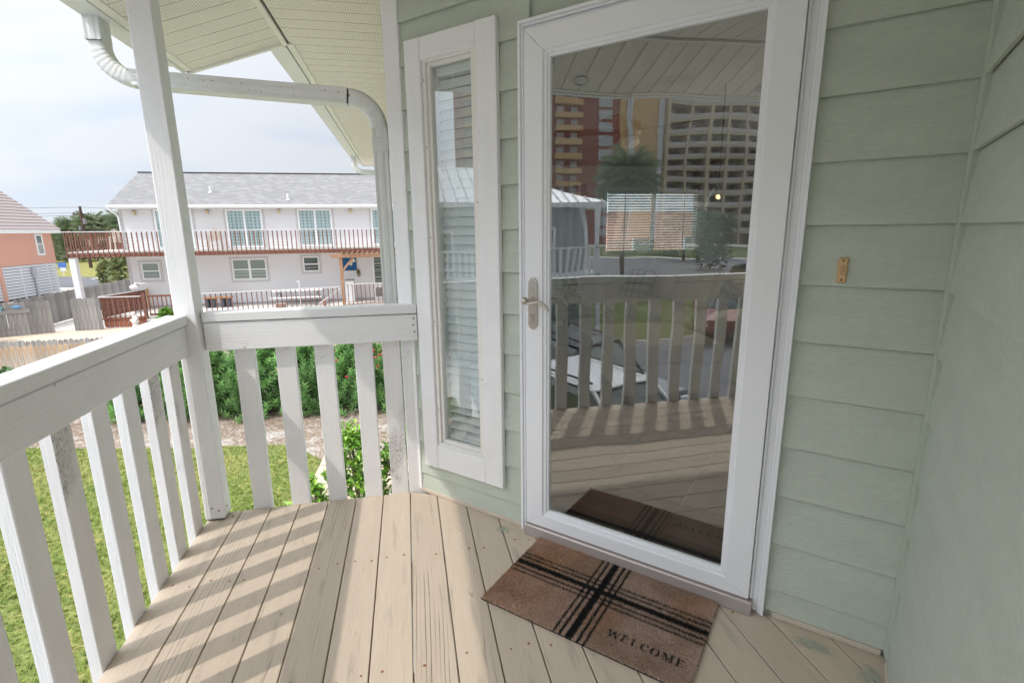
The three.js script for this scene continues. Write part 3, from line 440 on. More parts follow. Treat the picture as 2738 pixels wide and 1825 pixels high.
// ---------------------------------------------------------------- doormat
{
  const W = 0.775, D = 0.470, mat = thing('doormat', 'brown coir doormat with black crossing stripes and the word welcome', 'doormat', [0, 0, 0]);
  const vc = -0.662, nc = 1.578; mat.position.set((vc + nc) * S, 0.001, (vc - nc) * S); mat.rotation.y = -PI / 4 + 0.012;
  part(mat, 'backing', cb(W, 0.005, D, { c: 0.001, at: [0, 0.003, 0] }), M.dark);
  // print: a canvas mask, read back to colour the fibres
  const cw = 620, ch = 376, cv = document.createElement('canvas'); cv.width = cw; cv.height = ch; const cx = cv.getContext('2d');
  cx.fillStyle = '#fff'; cx.fillRect(0, 0, cw, ch); cx.fillStyle = '#000';
  const px = cw / W; const stripes = [[-0.058, 0.0085], [-0.034, 0.0105], [0, 0.028], [0.034, 0.0105], [0.058, 0.0085]];
  for (const [o, w] of stripes) { cx.fillRect(0, (0.202 + o - w / 2) * px, cw, w * px); cx.fillRect((0.372 + o - w / 2) * px, 0, w * px, ch); }
  cx.font = 'bold 37px serif'; cx.textBaseline = 'alphabetic'; let tx = 0.475 * px; for (const l of 'WELCOME') { cx.fillText(l, tx, 0.392 * px); tx += cx.measureText(l).width * 0.86 + 6; }
  const im = cx.getImageData(0, 0, cw, ch).data, ink = (x, z) => 1 - im[(clamp(Math.round((z + D / 2) * px), 0, ch - 1) * cw + clamp(Math.round((x + W / 2) * px), 0, cw - 1)) * 4] / 255;
  const gap = (x, z) => { const a = (x + W / 2) - 0.372, b = (z + D / 2) - 0.202; if (Math.abs(a) > 0.07 || Math.abs(b) > 0.07) return 0; return [-0.046, -0.021, 0.021, 0.046].some((p) => Math.abs(a - p) < 0.006) && [-0.046, -0.021, 0.021, 0.046].some((p) => Math.abs(b - p) < 0.006) ? 1 : 0; };
  const col = (x, z) => { const k = Math.min(ink(x, z), 1 - gap(x, z)); const worn = smooth(-0.2, 0.25, fbm(x * 6, z * 6, 3.3, 3)), warmTint = smooth(0.05, -0.3, x) * 0.3 + smooth(0.1, 0.3, fbm(x * 4 + 5, z * 4, 1, 2)) * 0.3; const t = [0.52 + 0.14 * worn + 0.15 * warmTint, 0.375 + 0.12 * worn + 0.0 * warmTint, 0.285 + 0.12 * worn - 0.10 * warmTint]; return t.map((v) => v * (1 - k) + 0.014 * k); };  // fibres tinted warmer towards one side and in random patches
  const pile = tex(256, 160, (u, v) => col((u - 0.5) * W, (v - 0.5) * D).map((x) => Math.pow(x * 0.7, 1 / 2.2))); pile.wrapS = pile.wrapT = THREE.ClampToEdgeWrapping;
  const top = new THREE.PlaneGeometry(W - 0.004, D - 0.004, 40, 24); top.rotateX(-PI / 2); { const uv = top.attributes.uv; for (let i = 0; i < uv.count; i++) uv.setY(i, 1 - uv.getY(i)); }
  part(mat, 'pile_base', top, mk(0xffffff, 0.95, { map: pile }), [0, 0.0075, 0]);
  const fib = tri([[[-0.0011, 0, 0], [0.0011, 0, 0], [0.0004, 0.011, 0.0006]], [[0, 0, -0.0011], [0, 0, 0.0011], [0.0004, 0.011, 0.0006]]]);
  const N = 80000, f = new THREE.InstancedMesh(fib, mk(0xffffff, 0.85), N), m4 = new THREE.Matrix4(), e = new THREE.Euler(), q = new THREE.Quaternion(), c = new THREE.Color();
  for (let n = 0; n < N; n++) { const x = rr(-W / 2, W / 2), z = rr(-D / 2, D / 2), edge = 1; const jx = x + rr(-0.0012, 0.0012), jz = z + rr(-0.0012, 0.0012); e.set(rr(-0.55, 0.55), rr(0, 6.28), rr(-0.55, 0.55)); const s = rr(0.75, 1.15); m4.compose(new THREE.Vector3(x, 0.0045, z), q.setFromEuler(e), new THREE.Vector3(s, s, s)); f.setMatrixAt(n, m4); const t = col(jx, jz), v = rr(0.6, 1.3) + (rnd() < 0.02 ? 0.6 : 0); c.setRGB(t[0] * v, t[1] * v, t[2] * v); f.setColorAt(n, c); }
  f.name = 'pile'; f.userData.kind = 'stuff'; f.castShadow = f.receiveShadow = true; mat.add(f);
}

// ---------------------------------------------------------------- plants
function leaves(list) { // [base, dir, up, length, width, colour]
  const P = [], C = [], a = new THREE.Vector3(), s = new THREE.Vector3(), m = new THREE.Vector3();
  for (const [b, d, u, L, w, c] of list) {
    s.crossVectors(d, u).normalize(); m.copy(b).addScaledVector(d, L * 0.45).addScaledVector(u, L * 0.05); const t = b.clone().addScaledVector(d, L).addScaledVector(u, -L * 0.12), l = m.clone().addScaledVector(s, w).addScaledVector(u, w * 0.35), r = m.clone().addScaledVector(s, -w).addScaledVector(u, w * 0.35);
    for (const v of [b, l, t, b, t, r]) { P.push(v.x, v.y, v.z); C.push(c[0], c[1], c[2]); }
  }
  const g = new THREE.BufferGeometry(); g.setAttribute('position', new THREE.Float32BufferAttribute(P, 3)); g.setAttribute('color', new THREE.Float32BufferAttribute(C, 3)); g.computeVertexNormals(); return g;
}
const leafMat = new THREE.MeshPhysicalMaterial({ color: 0xffffff, vertexColors: true, roughness: 0.5, side: THREE.DoubleSide });
const softLeaf = new THREE.MeshPhysicalMaterial({ color: 0xffffff, vertexColors: true, roughness: 0.75, side: THREE.DoubleSide });
const barkMat = mk(lin(0.20, 0.16, 0.12), 0.9, { bumpMap: T.grain, bumpScale: 0.004 });
const V3 = (x, y, z) => new THREE.Vector3(x, y, z), UP = V3(0, 1, 0);
const dirOf = (a, e) => V3(Math.cos(a) * Math.cos(e), Math.sin(e), Math.sin(a) * Math.cos(e));
function oleander(x, z, r, h, label, flowers) {
  const o = thing('oleander_bush', label, 'bush', [x, G, z], 0, 'oleanders in the hedge beside the lawn'); const L = [], F = [], st = [];
  for (let i = 0; i < 620; i++) {
    const a = rr(0, 6.28), q = Math.pow(rnd(), 0.45), y = h * (0.06 + 0.94 * Math.pow(rnd(), 0.85)), R = r * q * (0.85 + 0.25 * noise.noise(a * 1.3, y * 2, x)) * Math.sqrt(clamp(1.12 - Math.pow(y / h, 3.5), 0.1, 1));
    const tip = V3(Math.cos(a) * R, y, Math.sin(a) * R), dir = V3(Math.cos(a) * 0.55 + rr(-0.3, 0.3), rr(0.5, 1.2), Math.sin(a) * 0.55 + rr(-0.3, 0.3)).normalize(), side = V3().crossVectors(dir, UP).normalize(), oth = V3().crossVectors(side, dir);
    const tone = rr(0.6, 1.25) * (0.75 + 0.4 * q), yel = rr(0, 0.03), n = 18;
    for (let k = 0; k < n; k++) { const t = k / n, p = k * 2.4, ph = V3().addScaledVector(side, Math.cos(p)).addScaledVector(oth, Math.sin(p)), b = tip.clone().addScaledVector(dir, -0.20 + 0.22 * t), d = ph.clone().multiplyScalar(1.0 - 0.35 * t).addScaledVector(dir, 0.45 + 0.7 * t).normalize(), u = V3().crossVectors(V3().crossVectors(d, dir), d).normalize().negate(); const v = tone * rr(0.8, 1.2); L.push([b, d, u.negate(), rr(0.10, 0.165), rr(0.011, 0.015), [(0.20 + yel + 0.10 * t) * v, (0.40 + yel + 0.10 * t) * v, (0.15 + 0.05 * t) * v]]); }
    if (flowers && rnd() < flowers && q > 0.75 && y > h * 0.3) for (let k = 0; k < 6; k++) { const c = tip.clone().addScaledVector(dir, 0.06).add(V3(rr(-0.03, 0.03), rr(-0.02, 0.03), rr(-0.03, 0.03))); for (let j = 0; j < 5; j++) F.push([c, dirOf(j * 1.257 + k, 0.5), UP, 0.03, 0.012, [0.80, 0.07, 0.14]]); }
  }
  for (let k = 0; k < 6; k++) { const a = k * 1.1 + x, R = r * 0.5; st.push(tube([[rr(-0.1, 0.1), 0, rr(-0.1, 0.1)], [Math.cos(a) * R * 0.5, h * 0.4, Math.sin(a) * R * 0.5], [Math.cos(a) * R, h * 0.8, Math.sin(a) * R]], 0.014, 8, 5)); }
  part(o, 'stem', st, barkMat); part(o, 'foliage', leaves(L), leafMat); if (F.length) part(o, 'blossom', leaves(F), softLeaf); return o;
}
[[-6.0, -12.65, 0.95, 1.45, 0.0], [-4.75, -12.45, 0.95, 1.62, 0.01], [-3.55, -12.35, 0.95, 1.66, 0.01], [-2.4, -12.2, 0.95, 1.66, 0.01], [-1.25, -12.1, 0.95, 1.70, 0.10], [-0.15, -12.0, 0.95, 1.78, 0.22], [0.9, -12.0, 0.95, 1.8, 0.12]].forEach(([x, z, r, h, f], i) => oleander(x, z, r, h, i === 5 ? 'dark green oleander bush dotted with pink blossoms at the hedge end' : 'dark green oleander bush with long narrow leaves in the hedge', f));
function broadBush(name, label, x, z, r, h, n, len, base, group, cat = 'bush', y0 = G) {
  const o = thing(name, label, cat, [x, y0, z], 0, group), L = [], st = [];
  for (let i = 0; i < n; i++) {
    const a = rr(0, 6.28), q = Math.pow(rnd(), 0.4), y = h * Math.pow(rnd(), 0.75), R = r * q * (0.8 + 0.35 * noise.noise(a * 1.7, y * 3, z)) * Math.sqrt(clamp(1.1 - Math.pow(y / h, 3), 0.08, 1)), p = V3(Math.cos(a) * R, y, Math.sin(a) * R), d0 = V3(Math.cos(a) * 0.5, 0.9, Math.sin(a) * 0.5).normalize(), t = rr(0.6, 1.35);
    for (let k = 0; k < 6; k++) { const e = rr(0, 6.28), d = dirOf(e, rr(-0.3, 0.7)).addScaledVector(d0, 0.5).normalize(), v = t * rr(0.8, 1.2), y2 = rnd() < 0.3 ? 0.5 : 0; L.push([p.clone().add(V3(rr(-0.05, 0.05), rr(-0.06, 0.06), rr(-0.05, 0.05))), d, UP, len * rr(0.6, 1.15), len * rr(0.20, 0.30), [base[0] * v * (1 + y2), base[1] * v * (1 + y2 * 0.3), base[2] * v]]); }
  }
  for (let k = 0; k < 5; k++) { const a = k * 1.3 + z; st.push(tube([[0, 0, 0], [Math.cos(a) * r * 0.3, h * 0.45, Math.sin(a) * r * 0.3], [Math.cos(a) * r * 0.55, h * 0.85, Math.sin(a) * r * 0.55]], 0.012 + 0.006 * h, 8, 5)); }
  part(o, 'stem', st, barkMat); part(o, 'foliage', leaves(L), leafMat); return o;
}
broadBush('viburnum_shrub', 'bright green broad-leaved shrub beside the concrete path below the deck', -0.86, -7.1, 0.52, 1.34, 170, 0.135, [0.17, 0.36, 0.04]);
broadBush('viburnum_shrub', 'sparse bright green shrub near the house below the deck corner', -0.22, -7.0, 0.46, 1.25, 100, 0.13, [0.17, 0.33, 0.045]);
broadBush('viburnum_shrub', 'low bright green shrub hanging over the edge of the path', -1.5, -6.75, 0.36, 0.76, 70, 0.13, [0.17, 0.35, 0.04]);
broadBush('yucca_shrub', 'pale green shrub in front of the honey-coloured picket fence', -10.2, -14.6, 0.7, 0.75, 120, 0.17, [0.15, 0.26, 0.10]);
broadBush('grey_shrub', 'dry grey-green shrub in front of the weathered gate', -16.4, -22.9, 0.8, 1.1, 160, 0.13, [0.17, 0.19, 0.13]);
broadBush('patio_plant', 'strappy green plant beside the pool gate post', -10.75, -25.4, 0.45, 0.75, 80, 0.22, [0.16, 0.34, 0.06]);

function palm(name, label, x, z, h, r, n, group, y0 = G) {
  const o = thing(name, label, 'palm', [x, y0, z], rr(0, 6), group);
  part(o, 'trunk', tube([[0, 0, 0], [0.06, h * 0.5, 0.03], [0, h, 0]], 0.17, 12, 9), barkMat);
  const L = []; for (let i = 0; i < 26; i++) { const t = (i - 12.5) / 12.5 * 1.9, d = V3(Math.cos(t), rr(-0.08, 0.05) - 0.25 * Math.abs(t) / 1.9, Math.sin(t)).normalize(), v = rr(0.7, 1.2); L.push([V3(r * 0.42, 0, 0), d, UP, r * 0.58 * (1 - 0.1 * Math.abs(t)), r * 0.028, [0.32 * v, 0.39 * v, 0.25 * v]]); L.push([V3(r * 0.42 + d.x * r * 0.4, d.y * r * 0.4, d.z * r * 0.4), V3(d.x, d.y - 0.6, d.z).normalize(), UP, r * 0.3, r * 0.016, [0.33 * v, 0.40 * v, 0.26 * v]]); }
  const fr = merge2([leaves(L), stalk(r * 0.45)]);
  for (let i = 0; i < n; i++) { const a = i * 2.4 + rr(-0.3, 0.3), e = 1.15 - 1.9 * (i / n) + rr(-0.15, 0.15); part(o, 'frond', fr, softLeaf, [0, h + 0.1 - 0.25 * (i / n), 0], [0, 0, 0]).quaternion.setFromEuler(new THREE.Euler(0, a, e, 'YXZ')); }
  return o;
}
function stalk(l) { const g = cyl(0.012, 0.02, l, 5).toNonIndexed().rotateZ(-PI / 2).translate(l / 2, 0, 0); const c = new Float32Array(g.attributes.position.count * 3); for (let i = 0; i < c.length; i += 3) { c[i] = 0.13; c[i + 1] = 0.16; c[i + 2] = 0.06; } g.setAttribute('color', new THREE.BufferAttribute(c, 3)); g.deleteAttribute('uv'); return g; }
function merge2(l) { return mergeGeometries(l.map((g) => (g.index ? g.toNonIndexed() : g))); }
[[-47.5, -92, 5.4, 2.7, 'tall fan palm beside the utility pole'], [-43, -92, 5.6, 2.8, 'fan palm in front of the grey-roofed house'], [-39.5, -90, 5.3, 2.6, 'fan palm next to the end of the motel'], [-51.5, -94, 4.6, 2.6, 'low fan palm left of the utility pole']].forEach(([x, z, h, r, l]) => palm('fan_palm', l, x, z, h, r, 30, 'palms across the street'));
[[-47, -74, 2.6, 5.4, 'large grey-green bush behind the pink house corner'], [-54, -90, 3.6, 5.2, 'tall bush beyond the pink house'], [-52, -95, 3.4, 2.9, 'clipped green hedge bush at the back of the verge'], [-46.5, -94, 3.4, 2.7, 'dark green hedge bush under the palms'], [-41, -93, 3.4, 2.6, 'leafy hedge bush behind the balcony post'], [-35.5, -90, 3, 3.0, 'rounded hedge bush by the grey-roofed house'], [-22.6, -47.5, 1.6, 2.3, 'feathery green bush growing behind the weathered fence'], [-19.8, -45.0, 1.8, 2.3, 'bushy green shrub beside the end of the motel'], [-24.8, -49.5, 1.1, 1.9, 'small wispy shrub near the short post']].forEach(([x, z, r, h, l], i) => broadBush('garden_bush', l, x, z, r, h, 480, 0.34, i === 0 ? [0.30, 0.33, 0.22] : i > 5 ? [0.32, 0.39, 0.20] : [0.18, 0.30, 0.14], 'bushes across the street'));

// ---------------------------------------------------------------- neighbouring motel
M.motelWall = mk(lin(0.71, 0.70, 0.715), 0.7); M.motelTrim = mk(lin(0.55, 0.525, 0.53), 0.7); M.pvc = mk(lin(0.82, 0.83, 0.85), 0.4); M.redwood = mk(0xffffff, 0.8, { map: T.redwood }); M.pool = mk(lin(0.66, 0.64, 0.60), 0.85);
M.green = new THREE.MeshPhysicalMaterial({ color: lin(0.30, 0.46, 0.44), roughness: 0.06, clearcoat: 1, clearcoatRoughness: 0.02 });
M.curtain = mk(lin(0.26, 0.33, 0.30), 0.8); M.darkPane = new THREE.MeshPhysicalMaterial({ color: lin(0.10, 0.12, 0.11), roughness: 0.06, clearcoat: 1, clearcoatRoughness: 0.02 });
M.glassB = new THREE.MeshPhysicalMaterial({ color: lin(0.86, 0.92, 0.92), roughness: 0, transmission: 1, thickness: 0, ior: 1.5, side: THREE.DoubleSide });
const motel = thing('motel_building', 'two-storey pale lavender motel with a brown balcony and grey shingle roof', 'building', [0, 0, -29]);
{
  const X0 = -13.68, X1 = 9, w = sub(motel, 'front_wall');
  part(w, 'wall_core', [ext(X0, X1, -2.5, 2.8, -6.4, -0.03), ], M.motelWall);
  const lap = cb(X1 - X0 - 0.02, 0.17, 0.014, { c: 0.001 }); lap.rotateX(-0.10);
  for (let y = -2.3; y < 2.6; y += 0.155) part(w, 'siding_board', lap, M.motelWall, [(X0 + X1) / 2, y + 0.07, -0.018]);
  part(w, 'corner_trim', ext(X0 - 0.03, X0 + 0.10, -2.4, 2.6, -0.05, 0.012), M.motelTrim);
  part(w, 'plinth', ext(X0, X1, -2.7, -2.18, -0.05, 0.004), mk(lin(0.40, 0.39, 0.40), 0.9));
  // sliding doors on the balcony
  const slider = (x0, x1, cur) => {
    const d = sub(motel, 'sliding_door'), y0 = 0.66, y1 = 2.55;
    part(d, 'casing', [ext(x0 - 0.13, x0 - 0.03, 0.6, y1 + 0.12, -0.02, 0.012), ext(x1 + 0.03, x1 + 0.13, 0.6, y1 + 0.12, -0.02, 0.012), ext(x0 - 0.03, x1 + 0.03, y1 + 0.03, y1 + 0.12, -0.02, 0.012)], M.motelTrim);
    part(d, 'frame', [ext(x0 - 0.03, x0 + 0.06, y0, y1 + 0.03, -0.03, 0.03), ext(x1 - 0.06, x1 + 0.03, y0, y1 + 0.03, -0.03, 0.03), ext(x0 + 0.06, x1 - 0.06, y1 - 0.06, y1 + 0.03, -0.03, 0.03), ext(x0 + 0.06, x1 - 0.06, y0, y0 + 0.09, -0.03, 0.03), ext((x0 + x1) / 2 - 0.05, (x0 + x1) / 2 + 0.05, y0 + 0.09, y1 - 0.06, -0.03, 0.04)], M.pvc);
    for (const [a, b] of [[x0 + 0.06, (x0 + x1) / 2 - 0.05], [(x0 + x1) / 2 + 0.05, x1 - 0.06]]) { part(d, 'pane', ext(a, b, y0 + 0.09, y1 - 0.06, -0.004, 0.0), M.glassB); }
    const g = new THREE.PlaneGeometry(x1 - x0 - 0.1, y1 - y0 - 0.1, 60, 1), P = g.attributes.position; for (let i = 0; i < P.count; i++) P.setZ(i, 0.012 * Math.sin(P.getX(i) * 42 + 2 * Math.sin(P.getX(i) * 7))); g.computeVertexNormals();
    part(d, 'curtain', g, M.curtain, [(x0 + x1) / 2, (y0 + y1) / 2, -0.018]);
  };
  slider(-12.15, -10.5); slider(-8.88, -7.22); slider(-5.44, -3.80); slider(-1.74, -0.1); slider(1.7, 3.4);
  const window_ = (x0, x1, y0, y1, panes, m) => {
    const d = sub(motel, 'window');
    part(d, 'casing', [ext(x0 - 0.12, x0, y0 - 0.12, y1 + 0.12, -0.02, 0.010), ext(x1, x1 + 0.12, y0 - 0.12, y1 + 0.12, -0.02, 0.010), ext(x0, x1, y1, y1 + 0.12, -0.02, 0.010), ext(x0, x1, y0 - 0.12, y0, -0.02, 0.010)], M.motelTrim);
    const n = panes, wd = (x1 - x0) / n;
    for (let i = 0; i < n; i++) { const a = x0 + i * wd, b = a + wd, ym = (y0 + y1) / 2; part(d, 'frame', [ext(a, a + 0.055, y0, y1, -0.02, 0.03), ext(b - 0.055, b, y0, y1, -0.02, 0.03), ext(a + 0.055, b - 0.055, y1 - 0.055, y1, -0.02, 0.03), ext(a + 0.055, b - 0.055, y0, y0 + 0.06, -0.02, 0.03), ext(a + 0.055, b - 0.055, ym - 0.03, ym + 0.03, -0.02, 0.034)], M.pvc); part(d, 'pane', ext(a + 0.05, b - 0.05, ym + 0.02, y1 - 0.05, -0.010, -0.002), m[0]); part(d, 'pane', ext(a + 0.05, b - 0.05, y0 + 0.05, ym - 0.02, -0.012, -0.004), m[1] || m[0]); }
  };
  const sage2 = new THREE.MeshPhysicalMaterial({ color: lin(0.26, 0.31, 0.28), roughness: 0.08, clearcoat: 1 });
  window_(-13.10, -12.28, -0.85, 0.0, 1, [sage2]); window_(-8.90, -7.25, -1.0, 0.08, 2, [sage2]); window_(-5.42, -4.62, -0.65, 0.13, 1, [M.darkPane]); window_(3.2, 4.2, -0.8, 0.1, 1, [M.darkPane]);
  { const d = sub(motel, 'patio_door'); part(d, 'frame', [ext(-1.86, -1.78, -2.3, 0.12, -0.02, 0.03), ext(-0.92, -0.84, -2.3, 0.12, -0.02, 0.03), ext(-1.78, -0.92, 0.04, 0.12, -0.02, 0.03), ext(-1.78, -0.92, -1.62, -1.4, -0.02, 0.03), ext(-1.78, -0.92, -2.3, -2.1, -0.02, 0.03)], M.pvc); part(d, 'pane', ext(-1.78, -0.92, -1.4, 0.04, -0.012, -0.004), M.darkPane); part(d, 'pane', ext(-1.78, -0.92, -2.1, -1.62, -0.012, -0.004), M.darkPane); for (let i = 0; i < 3; i++) part(d, 'muntin', ext(-1.78, -0.92, -1.05 + i * 0.36, -1.035 + i * 0.36, -0.004, 0.004), M.pvc); }
  // roof
  const rf = sub(motel, 'roof'), ye = 2.78, yr = 4.66, ze = 0.42, zr = -3.2, xl = X0 - 0.28;
  part(rf, 'roof_slope', slab([xl, ye, ze], [X1, ye, ze], [X1, yr, zr], [xl, yr, zr], 0.05), M.shingle);
  part(rf, 'roof_slope', slab([X1, ye, -6.8], [xl, ye, -6.8], [xl, yr, zr], [X1, yr, zr], 0.05), M.shingle);
  part(rf, 'ridge_cap', bar([xl, yr + 0.01, zr], [X1, yr + 0.01, zr], 0.2, 0.04), mk(lin(0.10, 0.10, 0.11), 0.9));
  part(rf, 'gutter', ext(xl + 0.02, X1, ye - 0.12, ye - 0.005, ze, ze + 0.12, { c: 0.02 }), M.pvc);
  part(rf, 'soffit', ext(xl + 0.02, X1, 2.60, 2.615, 0.0, ze), M.motelWall);
  part(rf, 'fascia', ext(xl + 0.02, X1, 2.60, 2.78, ze - 0.03, ze - 0.002), M.pvc);
  part(rf, 'gable_end', tri([[[X0, 2.6, 0], [X0, 4.5, zr], [X0, 2.6, -6.4]], [[X0 - 0.03, 2.6, 0], [X0 - 0.03, 2.6, -6.4], [X0 - 0.03, 4.5, zr]]]), M.motelWall);
  for (const [x, t] of [[-9.75, 0.36], [-5.86, 0.13]]) { const y = ye + (yr - ye) * t, z = ze + (zr - ze) * t; part(rf, 'vent_pipe', [cyl(0.05, 0.05, 0.34, 10).translate(x, y + 0.15, z), cyl(0.07, 0.12, 0.08, 10).translate(x, y + 0.02, z)], M.pvc); }
  part(rf, 'downspout', tube([[xl + 0.1, 2.66, 0.48], [xl + 0.12, 2.5, 0.4], [X0 - 0.05, 2.3, 0.1], [X0 - 0.03, 1.9, 0.05], [X0 - 0.03, 0.6, 0.05]], 0.045, 20, 8), M.pvc);
  // balcony
  const b = sub(motel, 'balcony'), zf = 1.5, yb = 0.62, bl = -15.42;
  part(b, 'floor', [ext(bl + 0.03, X1, yb - 0.07, yb, 0.01, zf - 0.04), ext(bl + 0.03, X0 - 0.04, yb - 0.07, yb, -2.6, 0.0)], M.pool);
  part(b, 'rim_board', [ext(bl, X1, yb - 0.26, yb - 0.075, zf - 0.035, zf), ext(bl, bl + 0.04, yb - 0.26, yb - 0.075, -2.6, zf - 0.04)], M.redwood);
  part(b, 'ceiling', [ext(bl + 0.05, X1, yb - 0.20, yb - 0.18, 0.01, zf - 0.06)], M.motelWall);
  part(b, 'handrail', [ext(bl - 0.03, X1, 1.515, 1.55, zf - 0.045, zf + 0.055), ext(bl - 0.03, bl + 0.07, 1.515, 1.55, -2.6, zf - 0.05), ext(bl + 0.07, X0 - 0.05, 1.515, 1.55, -2.62, -2.52)], mk(lin(0.66, 0.63, 0.63), 0.7));
  const bg = cb(0.045, 1.13, 0.035, { g: 'y', c: 0.003 }); const brs = [0, 1, 2].map((i) => { const t = T.redwood; return mk(lin(0.86 + 0.1 * i, 0.84 + 0.1 * i, 0.84 + 0.1 * i), 0.8, { map: t }); });
  for (let x = bl + 0.05, i = 0; x < 4; x += 0.213, i++) part(b, 'baluster', bg, brs[(i * 7) % 3], [x, 0.94, zf + 0.02]);
  const board = cb(0.14, 1.15, 0.025, { g: 'y', c: 0.003 }); for (let x = bl + 0.1, i = 0; x < X0 - 0.1; x += 0.155, i++) part(b, 'screen_board', board, brs[(i * 5) % 3], [x, 0.93, -2.57]);
  for (let z = -2.5, i = 0; z < zf - 0.1; z += 0.2, i++) part(b, 'baluster', bg, brs[(i * 7) % 3], [bl + 0.02, 0.94, z]);
  part(b, 'support_post', ext(bl + 0.02, bl + 0.28, -2.7, 0.36, zf - 0.30, zf - 0.04, { c: 0.01 }), M.pvc);
}
const lampProto = [];
[[-13.0, 2.42], [-9.72, 2.46], [-6.33, 2.48], [-2.79, 2.48]].forEach(([x, y], i) => { const l = thing('wall_lamp', ['small amber wall lamp above the end of the motel balcony', 'small amber wall lamp between the first two balcony doors', 'small amber wall lamp between the middle balcony doors', 'small amber wall lamp by the last balcony door'][i], 'lamp', [x, y, -28.99], 0, 'lamps along the motel balcony'); part(l, 'bracket', [ext(-0.05, 0.05, -0.05, 0.1, 0.0, 0.03), cyl(0.07, 0.09, 0.04, 12).translate(0, 0.09, 0.1)], mk(lin(0.3, 0.27, 0.24), 0.5)); part(l, 'lantern', cyl(0.07, 0.05, 0.16, 12).translate(0, -0.02, 0.1), mk(lin(0.62, 0.50, 0.30), 0.4)); });
function plasticChair(label, x, y, z, turn) {
  const c = thing('patio_chair', label, 'chair', [x, y, z], turn), m = mk(lin(0.58, 0.50, 0.43), 0.5);
  part(c, 'seat', cb(0.48, 0.03, 0.46, { c: 0.01, at: [0, 0.42, 0] }), m);
  for (let i = 0; i < 5; i++) part(c, 'back_slat', cb(0.07, 0.5 + 0.06 * (2 - Math.abs(i - 2)), 0.02, { c: 0.006, at: [-0.18 + i * 0.09, 0.70 + 0.03 * (2 - Math.abs(i - 2)), -0.24] }), m, null, [0, 0, 0]);
  for (const sx of [-1, 1]) { part(c, 'armrest', cb(0.07, 0.03, 0.5, { c: 0.01, at: [sx * 0.27, 0.65, -0.02] }), m); for (const sz of [-1, 1]) part(c, 'leg', bar([sx * 0.27, 0.65, sz * 0.2], [sx * 0.30, 0, sz * 0.25], 0.05, 0.04), m); }
}
plasticChair('tan plastic armchair on the motel balcony beside a sliding door', -9.35, 0.62, -28.4, 0.25);
plasticChair('tan plastic armchair at the far end of the motel balcony', -14.2, 0.62, -29.6, 0.9);

// ---------------------------------------------------------------- pool patio in front of the motel
const PY = -2.28; // patio level
{ const p = struct(new THREE.Mesh(ext(-12.9, 8, G - 0.1, PY, -28.98, -26.9), M.pool), 'patio'); p.receiveShadow = true; }
{ const p = struct(new THREE.Mesh(planks([[-13.55, -26.95], [-13.55, -25.85], [-9.4, -25.7], [-3.4, -26.7], [8, -28.0], [8, -26.95]].map(([x, z]) => [x, z]), G - 0.1, PY - 0.004), M.pool), 'pool_deck'); }
function railFence(name, label, pts, y0, y1, step, w, mats, group, low) {
  const f = thing(name, label, 'railing', [pts[0][0], 0, pts[0][1]], 0, group), ox = pts[0][0], oz = pts[0][1], bg = cb(w, y1 - y0 - 0.02, 0.035, { g: 'y', c: 0.002 });
  for (let i = 0; i < pts.length - 1; i++) { const [a, b] = [pts[i], pts[i + 1]], L = Math.hypot(b[0] - a[0], b[1] - a[1]), th = Math.atan2(-(b[1] - a[1]), b[0] - a[0]), n = Math.round(L / step); part(f, 'handrail', bar([a[0] - ox, y1, a[1] - oz], [b[0] - ox, y1, b[1] - oz], 0.09, 0.035), M.railTop); part(f, 'bottom_rail', bar([a[0] - ox, y0 + low, a[1] - oz], [b[0] - ox, y0 + low, b[1] - oz], 0.04, 0.08), M.redwood); for (let k = 0; k < n; k++) { const t = (k + 0.5) / n; part(f, 'baluster', bg, mats[(k * 7) % mats.length], [a[0] + (b[0] - a[0]) * t - ox, (y0 + y1) / 2 - 0.01, a[1] + (b[1] - a[1]) * t - oz], [0, th, 0]); } }
  return f;
}
M.railTop = mk(lin(0.64, 0.62, 0.61), 0.7);
const reds = [0.85, 0.95, 1.08].map((k) => mk(lin(k, k * 0.98, k * 0.98), 0.8, { map: T.redwood }));
railFence('patio_railing', 'brown picket railing along the front of the pool deck', [[-9.3, -25.66], [-3.4, -26.70]], PY - 0.25, -1.30, 0.215, 0.04, reds, undefined, 0.12);
railFence('patio_railing', 'brown picket railing right of the pergola post', [[-3.15, -27.2], [3, -27.6]], PY - 0.06, -1.22, 0.215, 0.04, reds, undefined, 0.06);
railFence('patio_railing', 'brown railing with wide lower boards beside the grey gate', [[-13.55, -25.8], [-11.85, -25.72]], G + 0.35, -1.33, 0.21, 0.05, reds, undefined, 0.05);
{ const b = thing('apron_boards', 'orange-brown boards closing the gap under the corner of the pool railing', 'fence', [-13.5, G, -25.83]); const g = cb(0.155, 0.46, 0.02, { g: 'y', c: 0.003 }); const om = mk(lin(1.5, 1.12, 0.95), 0.8, { map: T.redwood }); for (let i = 0; i < 9; i++) part(b, 'board', g, om, [0.08 + i * 0.195, 0.24 + rr(-0.02, 0.02), 0.01 * i]); }
{ const f = thing('side_screen', 'brown board screen along the left side of the pool deck', 'fence', [-13.6, PY, -25.9]); const g = cb(0.14, 0.92, 0.02, { g: 'y', c: 0.003 }); for (let i = 0; i < 19; i++) part(f, 'board', g, reds[(i * 5) % 3], [0.02 + 0.03 * i, 0.47, -0.1 - i * 0.152], [0, PI / 2 - 0.2, 0]); part(f, 'handrail', bar([0, 0.96, 0], [0.6, 0.96, -3.0], 0.1, 0.03), M.railTop); part(f, 'end_post', cb(0.09, 1.0, 0.09, { g: 'y', at: [0.62, 0.5, -3.0] }), mk(lin(0.55, 0.34, 0.14), 0.8)); }
